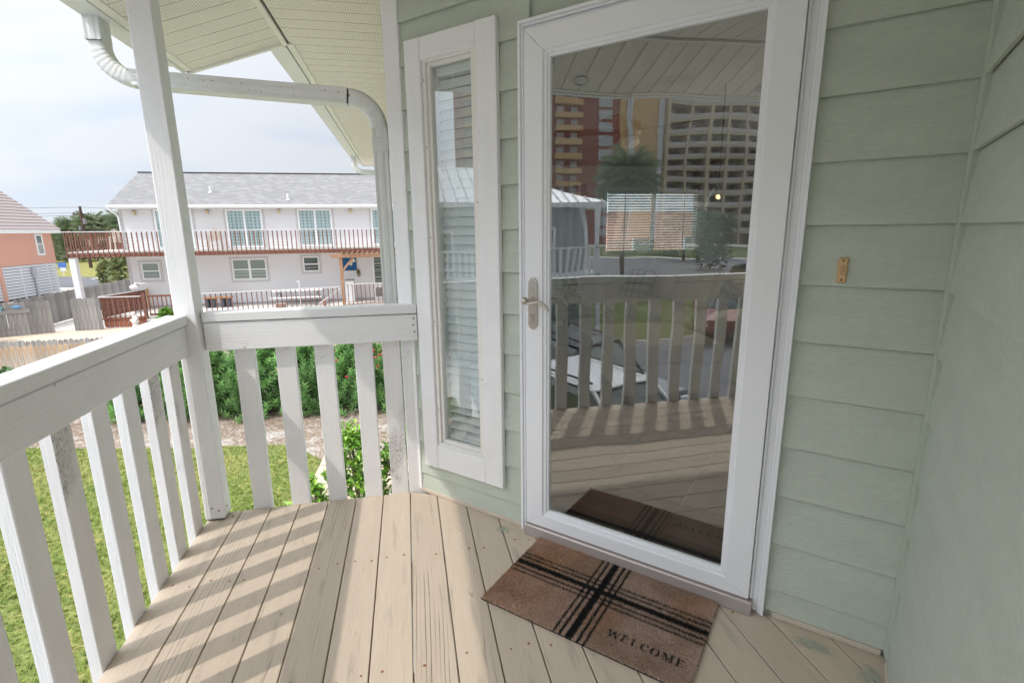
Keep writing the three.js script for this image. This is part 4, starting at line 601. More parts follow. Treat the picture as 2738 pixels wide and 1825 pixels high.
{ const g = thing('pool_gate', 'brown picket gate with posts leading onto the pool deck', 'gate', [-11.75, G, -25.75]); for (const x of [0, 1.25]) part(g, 'gate_post', cb(0.12, 1.5, 0.12, { g: 'y', at: [x, 0.75, 0] }), reds[0]); part(g, 'gate_rail', [bar([0.14, 1.36, 0], [1.16, 1.36, 0], 0.05, 0.09), bar([0.14, 0.52, 0], [1.16, 0.52, 0], 0.05, 0.09)], reds[1]); const p = cb(0.045, 0.86, 0.03, { g: 'y' }); for (let i = 0; i < 6; i++) part(g, 'picket', p, reds[i % 3], [0.2 + i * 0.18, 0.94, 0.03]); for (let i = 0; i < 2; i++) part(g, 'step', cb(1.1, 0.06, 0.3, { at: [0.6, 0.12 + 0.17 * i, 0.32 - 0.3 * i] }), M.railTop); }
{ // pergola
  const p = thing('pergola', 'raw timber pergola with notched rafters over the motel patio door', 'pergola', [-3.28, PY, -27.2]), w = mk(0xffffff, 0.8, { map: T.cedar, color: lin(0.72, 0.52, 0.40) });
  part(p, 'post', cb(0.14, 2.6, 0.14, { g: 'y', c: 0.006, at: [0, 1.3, 0] }), w); part(p, 'post', cb(0.14, 2.6, 0.14, { g: 'y', c: 0.006, at: [4.2, 1.3, 0] }), w);
  part(p, 'beam', prism([[-0.5, 2.52], [-0.40, 2.43], [-0.2, 2.40], [4.6, 2.40], [4.6, 2.58], [-0.5, 2.58]], 0.05, 0.003).translate(0, 0, 0.075), w);
  part(p, 'brace', bar([0.03, 1.72, 0], [0.62, 2.42, 0], 0.09, 0.1), w); part(p, 'brace', bar([4.17, 1.72, 0], [3.6, 2.42, 0], 0.09, 0.1), w);
  for (let i = 0; i < 17; i++) part(p, 'rafter', prism([[-1.6, 2.58], [-1.6, 2.72], [0.55, 2.72], [0.55, 2.68], [0.38, 2.60], [0.2, 2.58]], 0.04).rotateY(-PI / 2), w, [0.15 + i * 0.25, 0, 0.1]);
}
{ // metal picnic table
  const t = thing('picnic_table', 'long white metal picnic table with two benches against the motel wall', 'table', [-5.6, PY, -28.0]), fr = mk(lin(0.10, 0.10, 0.11), 0.5);
  part(t, 'table_top', cb(2.4, 0.05, 0.75, { c: 0.01, at: [0, 0.76, 0] }), M.pvc); for (const z of [-0.62, 0.62]) part(t, 'bench', cb(2.4, 0.045, 0.26, { c: 0.01, at: [0, 0.45, z] }), M.pvc);
  for (const x of [-0.95, 0.95]) part(t, 'leg_frame', [bar([x, 0.0, -0.6], [x, 0.74, -0.15], 0.04, 0.04), bar([x, 0.0, 0.6], [x, 0.74, 0.15], 0.04, 0.04), bar([x, 0.41, -0.7], [x, 0.41, 0.7], 0.04, 0.04)], fr);
}
{ const b = thing('patio_bench', 'wooden bench top resting on dark planter boxes beside the motel wall', 'bench', [-9.5, PY, -28.2]); part(b, 'bench_top', cb(1.3, 0.07, 0.42, { c: 0.005, at: [0, 0.50, 0] }), mk(0xffffff, 0.8, { map: T.cedar, color: lin(0.85, 0.6, 0.42) })); for (const x of [-0.5, -0.2, 0.22, 0.5]) part(b, 'planter_leg', cb(0.16, 0.46, 0.36, { c: 0.005, at: [x, 0.23, 0] }), mk(lin(0.06, 0.07, 0.09), 0.6)); }
{ const c = thing('storage_cabinet', 'white slatted storage cabinet with a dark lid by the pergola post', 'cabinet', [-3.05, PY, -28.35]); part(c, 'body', cb(0.44, 1.15, 0.4, { c: 0.01, at: [0, 0.58, 0] }), mk(lin(0.70, 0.68, 0.66), 0.6)); for (let i = 0; i < 7; i++) part(c, 'drawer_front', cb(0.40, 0.135, 0.02, { c: 0.004, at: [0, 0.12 + i * 0.15, 0.205] }), M.pvc); part(c, 'lid', cb(0.46, 0.05, 0.42, { c: 0.01, at: [0, 1.18, 0] }), mk(lin(0.2, 0.2, 0.2), 0.6)); }
{ const c = thing('painting', 'blue painting of white petals hanging on the motel wall', 'painting', [-3.05, -0.24, -28.985]); part(c, 'frame', [ext(-0.36, -0.33, -0.42, 0.42, -0.01, 0.03), ext(0.33, 0.36, -0.42, 0.42, -0.01, 0.03), ext(-0.33, 0.33, 0.39, 0.42, -0.01, 0.03), ext(-0.33, 0.33, -0.42, -0.39, -0.01, 0.03)], mk(lin(0.10, 0.12, 0.18), 0.6));
  const pt = tex(64, 80, (u, v) => { const s = 0.85 + 0.4 * tn(u, v, 2, 14, 5, 3), p = [[0.62, 0.55, 0.13], [0.80, 0.66, 0.12], [0.58, 0.40, 0.13], [0.86, 0.60, 0.10]].some(([a, b, r]) => Math.hypot(u - a, (v - b) * 1.2) < r); return p ? [0.85, 0.82, 0.78] : [0.12 * s, 0.42 * s, 0.66 * s]; }); const g = new THREE.BoxGeometry(0.66, 0.78, 0.01); part(c, 'canvas', g, mk(0xffffff, 0.8, { map: pt }), [0, 0, 0.008]); }
{ const c = thing('wall_mirror', 'oval mirror with a reddish frame hanging on the motel wall', 'mirror', [-2.62, -0.80, -28.97]); part(c, 'frame', new THREE.TorusGeometry(0.14, 0.02, 8, 28).scale(0.62, 1.35, 1), mk(lin(0.30, 0.16, 0.13), 0.5)); part(c, 'glass', cyl(0.135, 0.135, 0.01, 28).rotateX(PI / 2).scale(0.62, 1.35, 1), mk(lin(0.6, 0.63, 0.66), 0.05, { metalness: 1 })); }
{ const p = thing('shower_pole', 'thin white shower pole standing behind the pool railing', 'pole', [-5.35, PY, -27.1]); part(p, 'pole', cyl(0.025, 0.025, 1.35, 10).translate(0, 0.67, 0), M.pvc); part(p, 'shower_head', cyl(0.05, 0.02, 0.08, 10).translate(-0.08, 1.25, 0), M.pvc); part(p, 'arm', bar([0, 1.32, 0], [-0.09, 1.30, 0], 0.02, 0.02), M.pvc); }
{ const p = thing('stair_handrail', 'pale sloping stair handrail on a short timber post before the pergola', 'handrail', [-3.4, PY, -26.9]); part(p, 'rail', [bar([0, 0.86, 0], [-0.95, 0.24, 0.5], 0.06, 0.05), bar([0.02, 0.76, 0], [-0.95, 0.14, 0.5], 0.03, 0.03)], M.railTop); part(p, 'post', cb(0.12, 0.6, 0.12, { g: 'y', at: [-0.72, 0.05, 0.4] }), reds[2]); }
{ const p = thing('brown_box', 'small brown box on the pool deck below the picnic table', 'box', [-6.2, PY, -26.6]); part(p, 'body', cb(0.42, 0.24, 0.3, { c: 0.01, at: [0, 0.13, 0] }), mk(lin(0.42, 0.29, 0.25), 0.8)); part(p, 'lid', cb(0.44, 0.03, 0.32, { c: 0.005, at: [0, 0.265, 0] }), mk(lin(0.46, 0.33, 0.28), 0.8)); }
{ // garden statue
  const s = thing('garden_statue', 'small white garden statue of curled figures beside the pool gate', 'statue', [-12.05, G, -25.35]); const m = mk(lin(0.74, 0.72, 0.69), 0.8);
  part(s, 'figure', [new THREE.SphereGeometry(0.15, 14, 10).scale(1, 0.9, 1).translate(0, 0.30, 0), new THREE.SphereGeometry(0.13, 14, 10).translate(0.03, 0.48, 0), new THREE.SphereGeometry(0.10, 14, 10).translate(-0.03, 0.63, 0.02), new THREE.SphereGeometry(0.06, 10, 8).translate(0.10, 0.42, 0.08), new THREE.SphereGeometry(0.06, 10, 8).translate(-0.11, 0.36, 0.08)], m); part(s, 'pedestal', cyl(0.11, 0.15, 0.2, 12).translate(0, 0.1, 0), m);
}
{ const s = thing('carved_gull', 'white carved seabird perched on the side railing of the pool deck', 'ornament', [-13.1, -1.28, -28.0]); const m = mk(lin(0.80, 0.78, 0.76), 0.7); part(s, 'body', new THREE.SphereGeometry(0.18, 14, 10).scale(1.2, 0.75, 0.8).translate(0, 0.16, 0), m); part(s, 'head', new THREE.SphereGeometry(0.09, 12, 8).translate(0.10, 0.33, 0), m); part(s, 'wing', cb(0.42, 0.06, 0.14, { c: 0.02, at: [0.35, 0.33, 0] }), m); part(s, 'beak', new THREE.ConeGeometry(0.03, 0.1, 8).rotateZ(-PI / 2).translate(0.22, 0.30, 0.05), M.dark); }

// ---------------------------------------------------------------- fences
M.grey = [0, 1, 2].map((i) => mk(lin(0.72 + 0.13 * i, 0.72 + 0.13 * i, 0.73 + 0.13 * i), 0.9, { map: T.picket, bumpMap: T.picket, bumpScale: 0.004 }));
M.tan = [0, 1, 2].map((i) => mk(lin(0.80 + 0.1 * i, 0.79 + 0.1 * i, 0.78 + 0.1 * i), 0.9, { map: T.cedar }));
const picketShape = (w, h) => prism([[-w / 2, 0], [w / 2, 0], [w / 2, h - 0.045], [w / 4, h], [-w / 4, h], [-w / 2, h - 0.045]], 0.02).translate(0, 0, -0.01);
function uvPicket(g) { const P = g.attributes.position, a = new Float32Array(P.count * 2); for (let i = 0; i < P.count; i++) { a[i * 2] = P.getY(i); a[i * 2 + 1] = P.getX(i) + P.getZ(i); } g.setAttribute('uv', new THREE.BufferAttribute(a, 2)); return g; }
function picketFence(name, label, a, b, h, w, gap, mats, backRails = true, group, cat = 'fence') {
  const f = thing(name, label, cat, [a[0], G, a[1]], Math.atan2(-(b[1] - a[1]), b[0] - a[0]), group), L = Math.hypot(b[0] - a[0], b[1] - a[1]), g = [0, 1, 2].map((i) => uvPicket(picketShape(w, h + 0.015 * (i - 1))));
  let i = 0; for (let x = w / 2; x < L; x += w + gap, i++) part(f, 'picket', g[(i * 7) % 3], mats[(i * 5 + ((i * 3) % 2)) % 3], [x, 0.02, 0], [0, 0, rr(-0.006, 0.006)]);
  if (backRails) { for (const y of [0.3, h - 0.25]) part(f, 'back_rail', cb(L, 0.09, 0.04, { c: 0.003, at: [L / 2, y, -0.035] }), mats[0]); for (let x = 0.1; x < L; x += 2.4) part(f, 'fence_post', cb(0.09, h, 0.09, { g: 'y', at: [x, h / 2, -0.10] }), mats[0]); }
  return f;
}
picketFence('picket_fence', 'honey-coloured dog-eared picket fence behind the lawn', [-13.4, -16.8], [-3.5, -17.4], 0.95, 0.135, 0.010, M.tan);
picketFence('picket_fence', 'weathered grey picket fence along the near edge of the driveway', [-14.8, -18.7], [-5, -18.5], 0.80, 0.13, 0.022, M.grey);
picketFence('boundary_fence', 'long weathered board fence running back towards the street', [-16.45, -25.4], [-16.9, -36.2], 1.4, 0.14, 0.006, M.grey);
picketFence('boundary_fence', 'weathered fence at the street end of the motel yard', [-17.0, -36.25], [-14.1, -36.4], 1.4, 0.14, 0.006, M.grey);
{ const g = picketFence('wooden_gate', 'open weathered gate leaf carrying a small carved sign and a blue fish', [-17.4, -23.9], [-14.98, -25.0], 1.38, 0.15, 0.006, M.grey, true, undefined, 'gate');
  part(g, 'sign_board', cb(0.95, 0.16, 0.03, { c: 0.006, at: [1.55, 0.98, 0.03] }), M.grey[2], null, [0, 0, 0.03]);
  part(g, 'fish', new THREE.SphereGeometry(0.12, 14, 10).scale(1.3, 0.5, 0.18).translate(1.62, 1.22, 0.03), mk(lin(0.16, 0.36, 0.62), 0.6)); part(g, 'seahorse', tube([[1.15, 1.08, 0.03], [1.12, 1.16, 0.03], [1.18, 1.22, 0.03], [1.14, 1.28, 0.03]], 0.03, 12, 6), mk(lin(0.18, 0.36, 0.42), 0.6)); }
picketFence('wooden_gate', 'weathered grey gate leaf standing next to the brown pool railing', [-14.35, -25.2], [-13.3, -25.25], 1.40, 0.15, 0.006, M.grey, true, undefined, 'gate');
{ const p = thing('mail_post', 'short weathered post at the street edge behind the fence', 'post', [-25.2, G, -53.5]); part(p, 'post', cb(0.22, 1.0, 0.22, { at: [0, 0.5, 0] }), M.grey[0]); part(p, 'cap', cb(0.28, 0.06, 0.28, { at: [0, 1.03, 0] }), M.grey[1]); }
{ const p = thing('yard_sign', 'small blue and white yard sign on the verge across the street', 'sign', [-34.5, G, -60.5]); part(p, 'panel', cb(0.75, 0.5, 0.03, { at: [0, 1.15, 0] }), mk(lin(0.10, 0.22, 0.60), 0.5)); part(p, 'lower_panel', cb(0.5, 0.35, 0.03, { at: [0.05, 0.70, 0] }), M.pvc); part(p, 'stake', cb(0.05, 0.9, 0.03, { at: [0, 0.45, -0.02] }), M.pvc); }

// ---------------------------------------------------------------- pink house
{
  const h = thing('pink_house', 'pink stucco house on white slatted base with a grey tiled roof', 'house', [-25, 0, -43.3]), pk = mk(lin(0.66, 0.36, 0.28), 0.85), wt = mk(lin(0.70, 0.71, 0.76), 0.7), tl = mk(lin(0.43, 0.36, 0.35), 0.85);
  part(h, 'wall', ext(-9, 0, -0.52, 1.6, 0, 14), pk);
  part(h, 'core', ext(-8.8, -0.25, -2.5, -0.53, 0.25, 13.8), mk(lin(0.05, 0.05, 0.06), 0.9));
  const sl = cb(0.03, 0.155, 13.9, { c: 0.002, g: 'z' }); for (let i = 0; i < 11; i++) part(h, 'slat', sl, wt, [-0.05, -0.62 - i * 0.19, 7]);
  const sl2 = cb(8.8, 0.155, 0.03, { c: 0.002 }); for (let i = 0; i < 11; i++) part(h, 'slat', sl2, wt, [-4.5, -0.62 - i * 0.19, 0.05]);
  for (const z of [1.0, 3.6, 6.2]) part(h, 'batten', ext(-0.035, -0.02, -2.68, -0.53, z, z + 0.12), wt);
  part(h, 'corner_post', ext(-0.2, 0.02, -2.7, -0.52, 5.3, 5.6), pk);
  part(h, 'meter_box', [ext(0.0, 0.12, -1.35, -0.75, 2.4, 2.75), ext(0.02, 0.08, -2.7, -1.35, 2.5, 2.62)], mk(lin(0.45, 0.46, 0.50), 0.6));
  const w = sub(h, 'window'); part(w, 'frame', [ext(0.001, 0.05, 0.05, 1.5, 1.05, 1.17), ext(0.001, 0.05, 0.05, 1.5, 1.67, 1.79), ext(0.001, 0.05, 1.38, 1.5, 1.17, 1.67), ext(0.001, 0.05, 0.05, 0.17, 1.17, 1.67), ext(0.001, 0.05, 0.78, 0.83, 1.17, 1.67)], M.pvc); part(w, 'pane', ext(0.002, 0.02, 0.17, 1.38, 1.17, 1.67), M.darkPane);
  const rf = sub(h, 'roof'); part(rf, 'fascia', [ext(0.35, 0.40, 1.55, 1.80, -0.4, 14.4), ext(-9.4, 0.35, 1.55, 1.6, -0.4, 14.4)], M.pvc);
  const run = 5.2, rise = 4.3, n = 20, len = Math.hypot(run, rise) / n, a = Math.atan2(rise, run), row = cb(len + 0.04, 0.05, 14.8, { c: 0.006, g: 'z' });
  for (let i = 0; i < n; i++) { const t = (i + 0.5) / n; part(rf, 'tile_row', row, tl, [0.42 - run * t, 1.80 + rise * t + 0.02, 7], [0, 0, -a + 0.10]); }
  part(rf, 'back_slope', slab([-4.8, 6.1, -0.4], [-4.8, 6.1, 14.4], [-10, 1.8, 14.4], [-10, 1.8, -0.4], 0.05), tl);
  part(rf, 'gable', tri([[[0.2, 1.58, 0], [-4.8, 5.9, 0], [-9.6, 1.58, 0]], [[0.2, 1.58, 0.02], [-9.6, 1.58, 0.02], [-4.8, 5.9, 0.02]]]), pk);
}
// ---------------------------------------------------------------- far houses, pole and wires
function farHouse(label, x, z, w, d, h, rh, wc, rc) {
  const o = thing('far_house', label, 'house', [x, G, z]); part(o, 'wall', ext(-w / 2, w / 2, 0, h, -d / 2, d / 2), mk(wc, 0.9)); const r = mk(rc, 0.9), e = 0.4;
  part(o, 'roof', tri([...quad([-w / 2 - e, h, d / 2 + e], [w / 2 + e, h, d / 2 + e], [w / 5, h + rh, 0], [-w / 5, h + rh, 0]), ...quad([w / 2 + e, h, -d / 2 - e], [-w / 2 - e, h, -d / 2 - e], [-w / 5, h + rh, 0], [w / 5, h + rh, 0]), [[w / 2 + e, h, d / 2 + e], [w / 2 + e, h, -d / 2 - e], [w / 5, h + rh, 0]], [[-w / 2 - e, h, -d / 2 - e], [-w / 2 - e, h, d / 2 + e], [-w / 5, h + rh, 0]]]), r);
  for (let i = 0; i < 3; i++) { const wn = sub(o, 'window', [-w / 3 + i * w / 3, h * 0.6, d / 2]); part(wn, 'pane', ext(-0.5, 0.5, -0.6, 0.6, 0, 0.02), M.darkPane); part(wn, 'frame', [ext(-0.6, -0.5, -0.7, 0.7, 0, 0.04), ext(0.5, 0.6, -0.7, 0.7, 0, 0.04)], M.pvc); }
}
farHouse('distant house with a rust red hip roof beyond the palms', -66, -104, 13, 10, 4.6, 1.7, lin(0.5, 0.45, 0.4), lin(0.30, 0.09, 0.06));
farHouse('distant house with a low red roof behind the bushes', -52, -108, 18, 9, 4.3, 1.1, lin(0.5, 0.45, 0.4), lin(0.30, 0.12, 0.09));
farHouse('grey-roofed house half hidden behind the motel end', -35.5, -98, 9, 9, 5.0, 1.7, lin(0.55, 0.54, 0.55), lin(0.36, 0.35, 0.36));
{
  const p = thing('utility_pole', 'dark wooden utility pole with transformers and crossarm beyond the palms', 'utility pole', [-39.6, G, -75]), w = mk(lin(0.10, 0.06, 0.055), 0.9);
  part(p, 'pole', cyl(0.14, 0.2, 7.6, 10).translate(0, 3.8, 0), w); part(p, 'crossarm', [ext(-0.9, 0.9, 6.6, 6.72, -0.06, 0.06), ext(-0.5, 0.5, 5.9, 6.0, -0.06, 0.06)], w); part(p, 'transformer', [cyl(0.2, 0.2, 0.7, 12).translate(0.32, 5.8, 0.1), cyl(0.16, 0.16, 0.5, 12).translate(-0.3, 5.0, 0.1)], mk(lin(0.25, 0.24, 0.26), 0.6)); part(p, 'insulator', [-0.8, 0, 0.8].map((x) => cyl(0.04, 0.05, 0.2, 8).translate(x, 6.8, 0)), w);
  const wires = [[7.5, 0, -40], [6.8, -0.8, -40], [6.5, 0.8, -40], [7.5, 0, 40], [6.8, -0.8, 40], [6.2, 0.8, 40]];
  wires.forEach(([y, dx, L], i) => { const e = i > 2 ? y - 3.5 + 2.4 * (i % 2) : y + 0.6; tag(part(scene, numbered('power_line'), tube([[-39.6 + dx, G + y, -75], [-39.6 + L / 2, G + (y + e) / 2 - 0.5, -75 + (i > 2 ? 3 : 0)], [-39.6 + L, G + e, -75 + (i > 2 ? 8 : 0)]], 0.018, 16, 4), M.dark), 'thin dark power line running from the utility pole', 'power line', 'wires of the utility pole'); });
}

// ---------------------------------------------------------------- the room behind the door
{
  const r = sub(house, 'room'), wl = mk(lin(0.66, 0.65, 0.63), 0.85), FY = 0.0, CY = 2.50, n0 = (1.856 + 0.12) / S;
  const poly = [[0.09, 0.09 - n0], [5.5, 5.5 - n0], [5.5, -9.18], [0.09, -9.18]];
  part(r, 'subfloor', planks(poly, -0.12, FY - 0.006), mk(lin(0.42, 0.38, 0.34), 0.8));
  part(r, 'ceiling', planks(poly, CY, CY + 0.04), mk(lin(0.40, 0.39, 0.38), 0.9));
  part(r, 'wall', [ext(0.0905, 0.10, 0, CY, -9.18, -7.4), ext(0.0905, 0.10, 0, CY, -4.6, -2.75), ext(0.0905, 0.10, 0, 0.6, -7.4, -4.6), ext(0.0905, 0.10, 2.2, CY, -7.4, -4.6), ext(5.5, 5.6, -0.1, CY + 0.05, -9.3, -6.8), ext(5.5, 5.6, -0.1, CY + 0.05, -1.4, 2.8), ext(5.5, 5.6, 2.3, CY + 0.05, -6.8, -1.4), ext(0.09, 3.66, -0.1, CY + 0.05, -9.3, -9.18), ext(5.58, 5.6, -0.1, CY + 0.05, -9.3, -9.18), ext(3.66, 5.58, -0.1, 0.94, -9.3, -9.18), ext(3.66, 5.58, 2.06, CY + 0.05, -9.3, -9.18)], wl);
  const dw = sub(r, 'partition', WPOS, WROT); part(dw, 'panel', ext(0.36, 6.0, -0.1, 2.55, -0.12, 0.0), wl);
  // floor tiles
  const tg = cb(0.447, 0.006, 0.447, { c: 0.001 }), tm = [0, 1, 2].map((i) => mk(lin(0.9 + 0.1 * i, 0.9 + 0.1 * i, 0.9 + 0.1 * i), 0.42, { map: T.tile })), tf = sub(house, 'tile_floor', WPOS, WROT);
  for (let i = -5; i < 9; i++) for (let j = 0; j < 9; j++) { const v = -1.28 + i * 0.4535, d = -0.36 - j * 0.4535, x = WPOS[0] + S * v - S * d, z = WPOS[2] + S * v + S * d; if (x > 5.3 || z < -9 || x < 0.3) continue; part(tf, 'tile', tg, tm[(i * 3 + j * 5 + 30) % 3], [v, FY - 0.0025, d]); }
  part(house, 'threshold', ext(-1.12, -0.17, 0.0035, 0.016, -0.22, -0.105), mk(lin(0.02, 0.02, 0.02), 0.5)).position.set(...WPOS); house.children[house.children.length - 1].rotation.set(...WROT);
  // back window with a blind
  const b = sub(house, 'back_window'), bm = mk(lin(0.76, 0.76, 0.75), 0.5);
  part(b, 'pane', ext(3.66, 5.58, 0.94, 2.06, -9.26, -9.255), M.pane); part(b, 'frame', [ext(4.60, 4.66, 0.94, 2.06, -9.27, -9.22), ext(3.60, 3.67, 0.88, 2.12, -9.19, -9.16), ext(3.60, 5.5, 0.86, 0.94, -9.19, -9.14), ext(3.67, 5.5, 2.06, 2.13, -9.19, -9.16)], M.smoothWhite);
  const sg = new THREE.BoxGeometry(1.84, 0.002, 0.048); for (let y = 0.97, i = 0; y < 2.02; y += 0.0475, i++) part(b, 'blind_slat', sg, bm, [4.60, y, -9.14], [0.62, 0, 0]);
  part(b, 'blind_rail', [ext(3.68, 5.49, 2.02, 2.07, -9.17, -9.11), ext(3.68, 5.49, 0.945, 0.965, -9.165, -9.115)], bm); part(b, 'cord', [4.0, 4.6, 5.2].map((x) => ext(x, x + 0.012, 0.95, 2.03, -9.113, -9.11)), bm);
}
{ const z0 = -6.8, z1 = -1.4, s = sub(house, 'added_patio_window'); part(s, 'pane', ext(5.54, 5.545, 0.05, 2.3, z0, z1), M.pane); part(s, 'frame', [ext(5.5, 5.58, 0, 2.1, z0, z0 + 0.06), ext(5.5, 5.58, 0, 2.1, z1 - 0.06, z1), ext(5.5, 5.58, 0, 0.05, z0 + 0.06, z1 - 0.06), ext(5.5, 5.58, 0.05, 2.1, -4.14, -4.06)], M.smoothWhite); }  // unseen window, added to let daylight reach the sofa from the right
{ const s = sub(house, 'added_living_window'); part(s, 'pane', ext(0.02, 0.024, 0.6, 2.2, -7.4, -4.6), M.pane); part(s, 'frame', [ext(0.0, 0.06, 0.6, 2.2, -7.4, -7.34), ext(0.0, 0.06, 0.6, 2.2, -4.66, -4.6), ext(0.0, 0.06, 0.6, 0.66, -7.34, -4.66), ext(0.0, 0.06, 2.14, 2.2, -7.34, -4.66), ext(0.0, 0.06, 0.66, 2.14, -6.03, -5.97)], M.smoothWhite);  // added opening out of view, brings daylight onto the front of the sofa
  const c = thing('added_sheer_curtain', 'white sheer curtain added to soften daylight from the added living room window', 'curtain', [0.16, 1.35, -6.0], PI / 2), g = new THREE.PlaneGeometry(3.1, 2.0, 120, 1), P = g.attributes.position; for (let i = 0; i < P.count; i++) P.setZ(i, 0.03 * Math.sin(P.getX(i) * 36)); g.computeVertexNormals(); part(c, 'drape', g, new THREE.MeshPhysicalMaterial({ color: lin(0.86, 0.87, 0.88), roughness: 1, transmission: 0.5, thickness: 0, side: THREE.DoubleSide })); part(c, 'rod', cyl(0.012, 0.012, 3.2, 8).rotateZ(PI / 2).translate(0, 1.02, 0), M.nickel); }  // translucent drape added to diffuse sun coming through the added opening
M.sofa = mk(lin(1.7, 1.65, 1.58), 0.9, { map: T.fabric });
function cushion(w, h, d, r = 0.07) { const g = new THREE.BoxGeometry(w, h, d, 10, 6, 10), P = g.attributes.position, v = V3(); for (let i = 0; i < P.count; i++) { v.fromBufferAttribute(P, i); const a = V3(Math.sign(v.x) * Math.max(0, Math.abs(v.x) - (w / 2 - r)), Math.sign(v.y) * Math.max(0, Math.abs(v.y) - (h / 2 - r)), Math.sign(v.z) * Math.max(0, Math.abs(v.z) - (d / 2 - r))), l = a.length(); if (l > r) { const c = V3(v.x - a.x, v.y - a.y, v.z - a.z); a.multiplyScalar(r / l); v.copy(c.add(a)); } const puff = 1 + 0.10 * (1 - Math.pow(2 * v.x / w, 2)) * (1 - Math.pow(2 * v.z / d, 2)); v.y *= puff; v.y += 0.008 * noise.noise(v.x * 9, v.z * 9, w * 7); P.setXYZ(i, v.x, v.y, v.z); } g.computeVertexNormals(); return g; }
{
  const s = thing('sofa', 'light grey fabric sectional sofa seen through the glass door', 'sofa', [3.08, 0, -5.35], -PI / 2);
  part(s, 'base', cb(2.7, 0.26, 0.9, { c: 0.03, at: [0, 0.17, 0] }), M.sofa); part(s, 'back_frame', cb(2.7, 0.72, 0.22, { c: 0.05, at: [0, 0.44, -0.42] }), M.sofa);
  for (const x of [-1.33, 1.33]) part(s, 'arm', cushion(0.24, 0.62, 0.95, 0.09).translate(x, 0.33, 0), M.sofa);
  for (let i = 0; i < 3; i++) { part(s, 'seat_cushion', cushion(0.80, 0.20, 0.78).translate(-0.81 + i * 0.81, 0.40, 0.07), M.sofa); part(s, 'back_cushion', cushion(0.78, 0.24, 0.52, 0.1).rotateX(1.25).translate(-0.81 + i * 0.81, 0.72, -0.22), M.sofa); }
  const o = thing('ottoman', 'large light grey fabric ottoman in front of the sofa', 'ottoman', [2.12, 0, -4.15], -PI / 2 - 0.1); part(o, 'base', cb(1.0, 0.26, 0.85, { c: 0.03, at: [0, 0.17, 0] }), M.sofa); part(o, 'cushion', cushion(1.02, 0.20, 0.88).translate(0, 0.38, 0), M.sofa);
  const pt = tex(96, 96, (u, v) => { const a = Math.abs((u * 4) % 1 - 0.5) + Math.abs((v * 4) % 1 - 0.5); return (a > 0.42 && a < 0.5) || a < 0.1 || (a > 0.24 && a < 0.30) ? [0.72, 0.70, 0.67] : [0.30, 0.30, 0.31]; });
  const pm = mk(0xffffff, 0.9, { map: pt }); [[2.95, 0.66, -6.2, 'grey and white patterned pillow leaning on the sofa arm'], [3.0, 0.66, -4.4, 'grey and white patterned pillow at the far end of the sofa']].forEach(([x, y, z, l], i) => { const p = thing('throw_pillow', l, 'pillow', [x, y, z], i ? -PI / 2 - 0.5 : -PI / 2 + 0.4); part(p, 'cover', cushion(0.42, 0.14, 0.42, 0.05).rotateX(1.2), pm); });
}
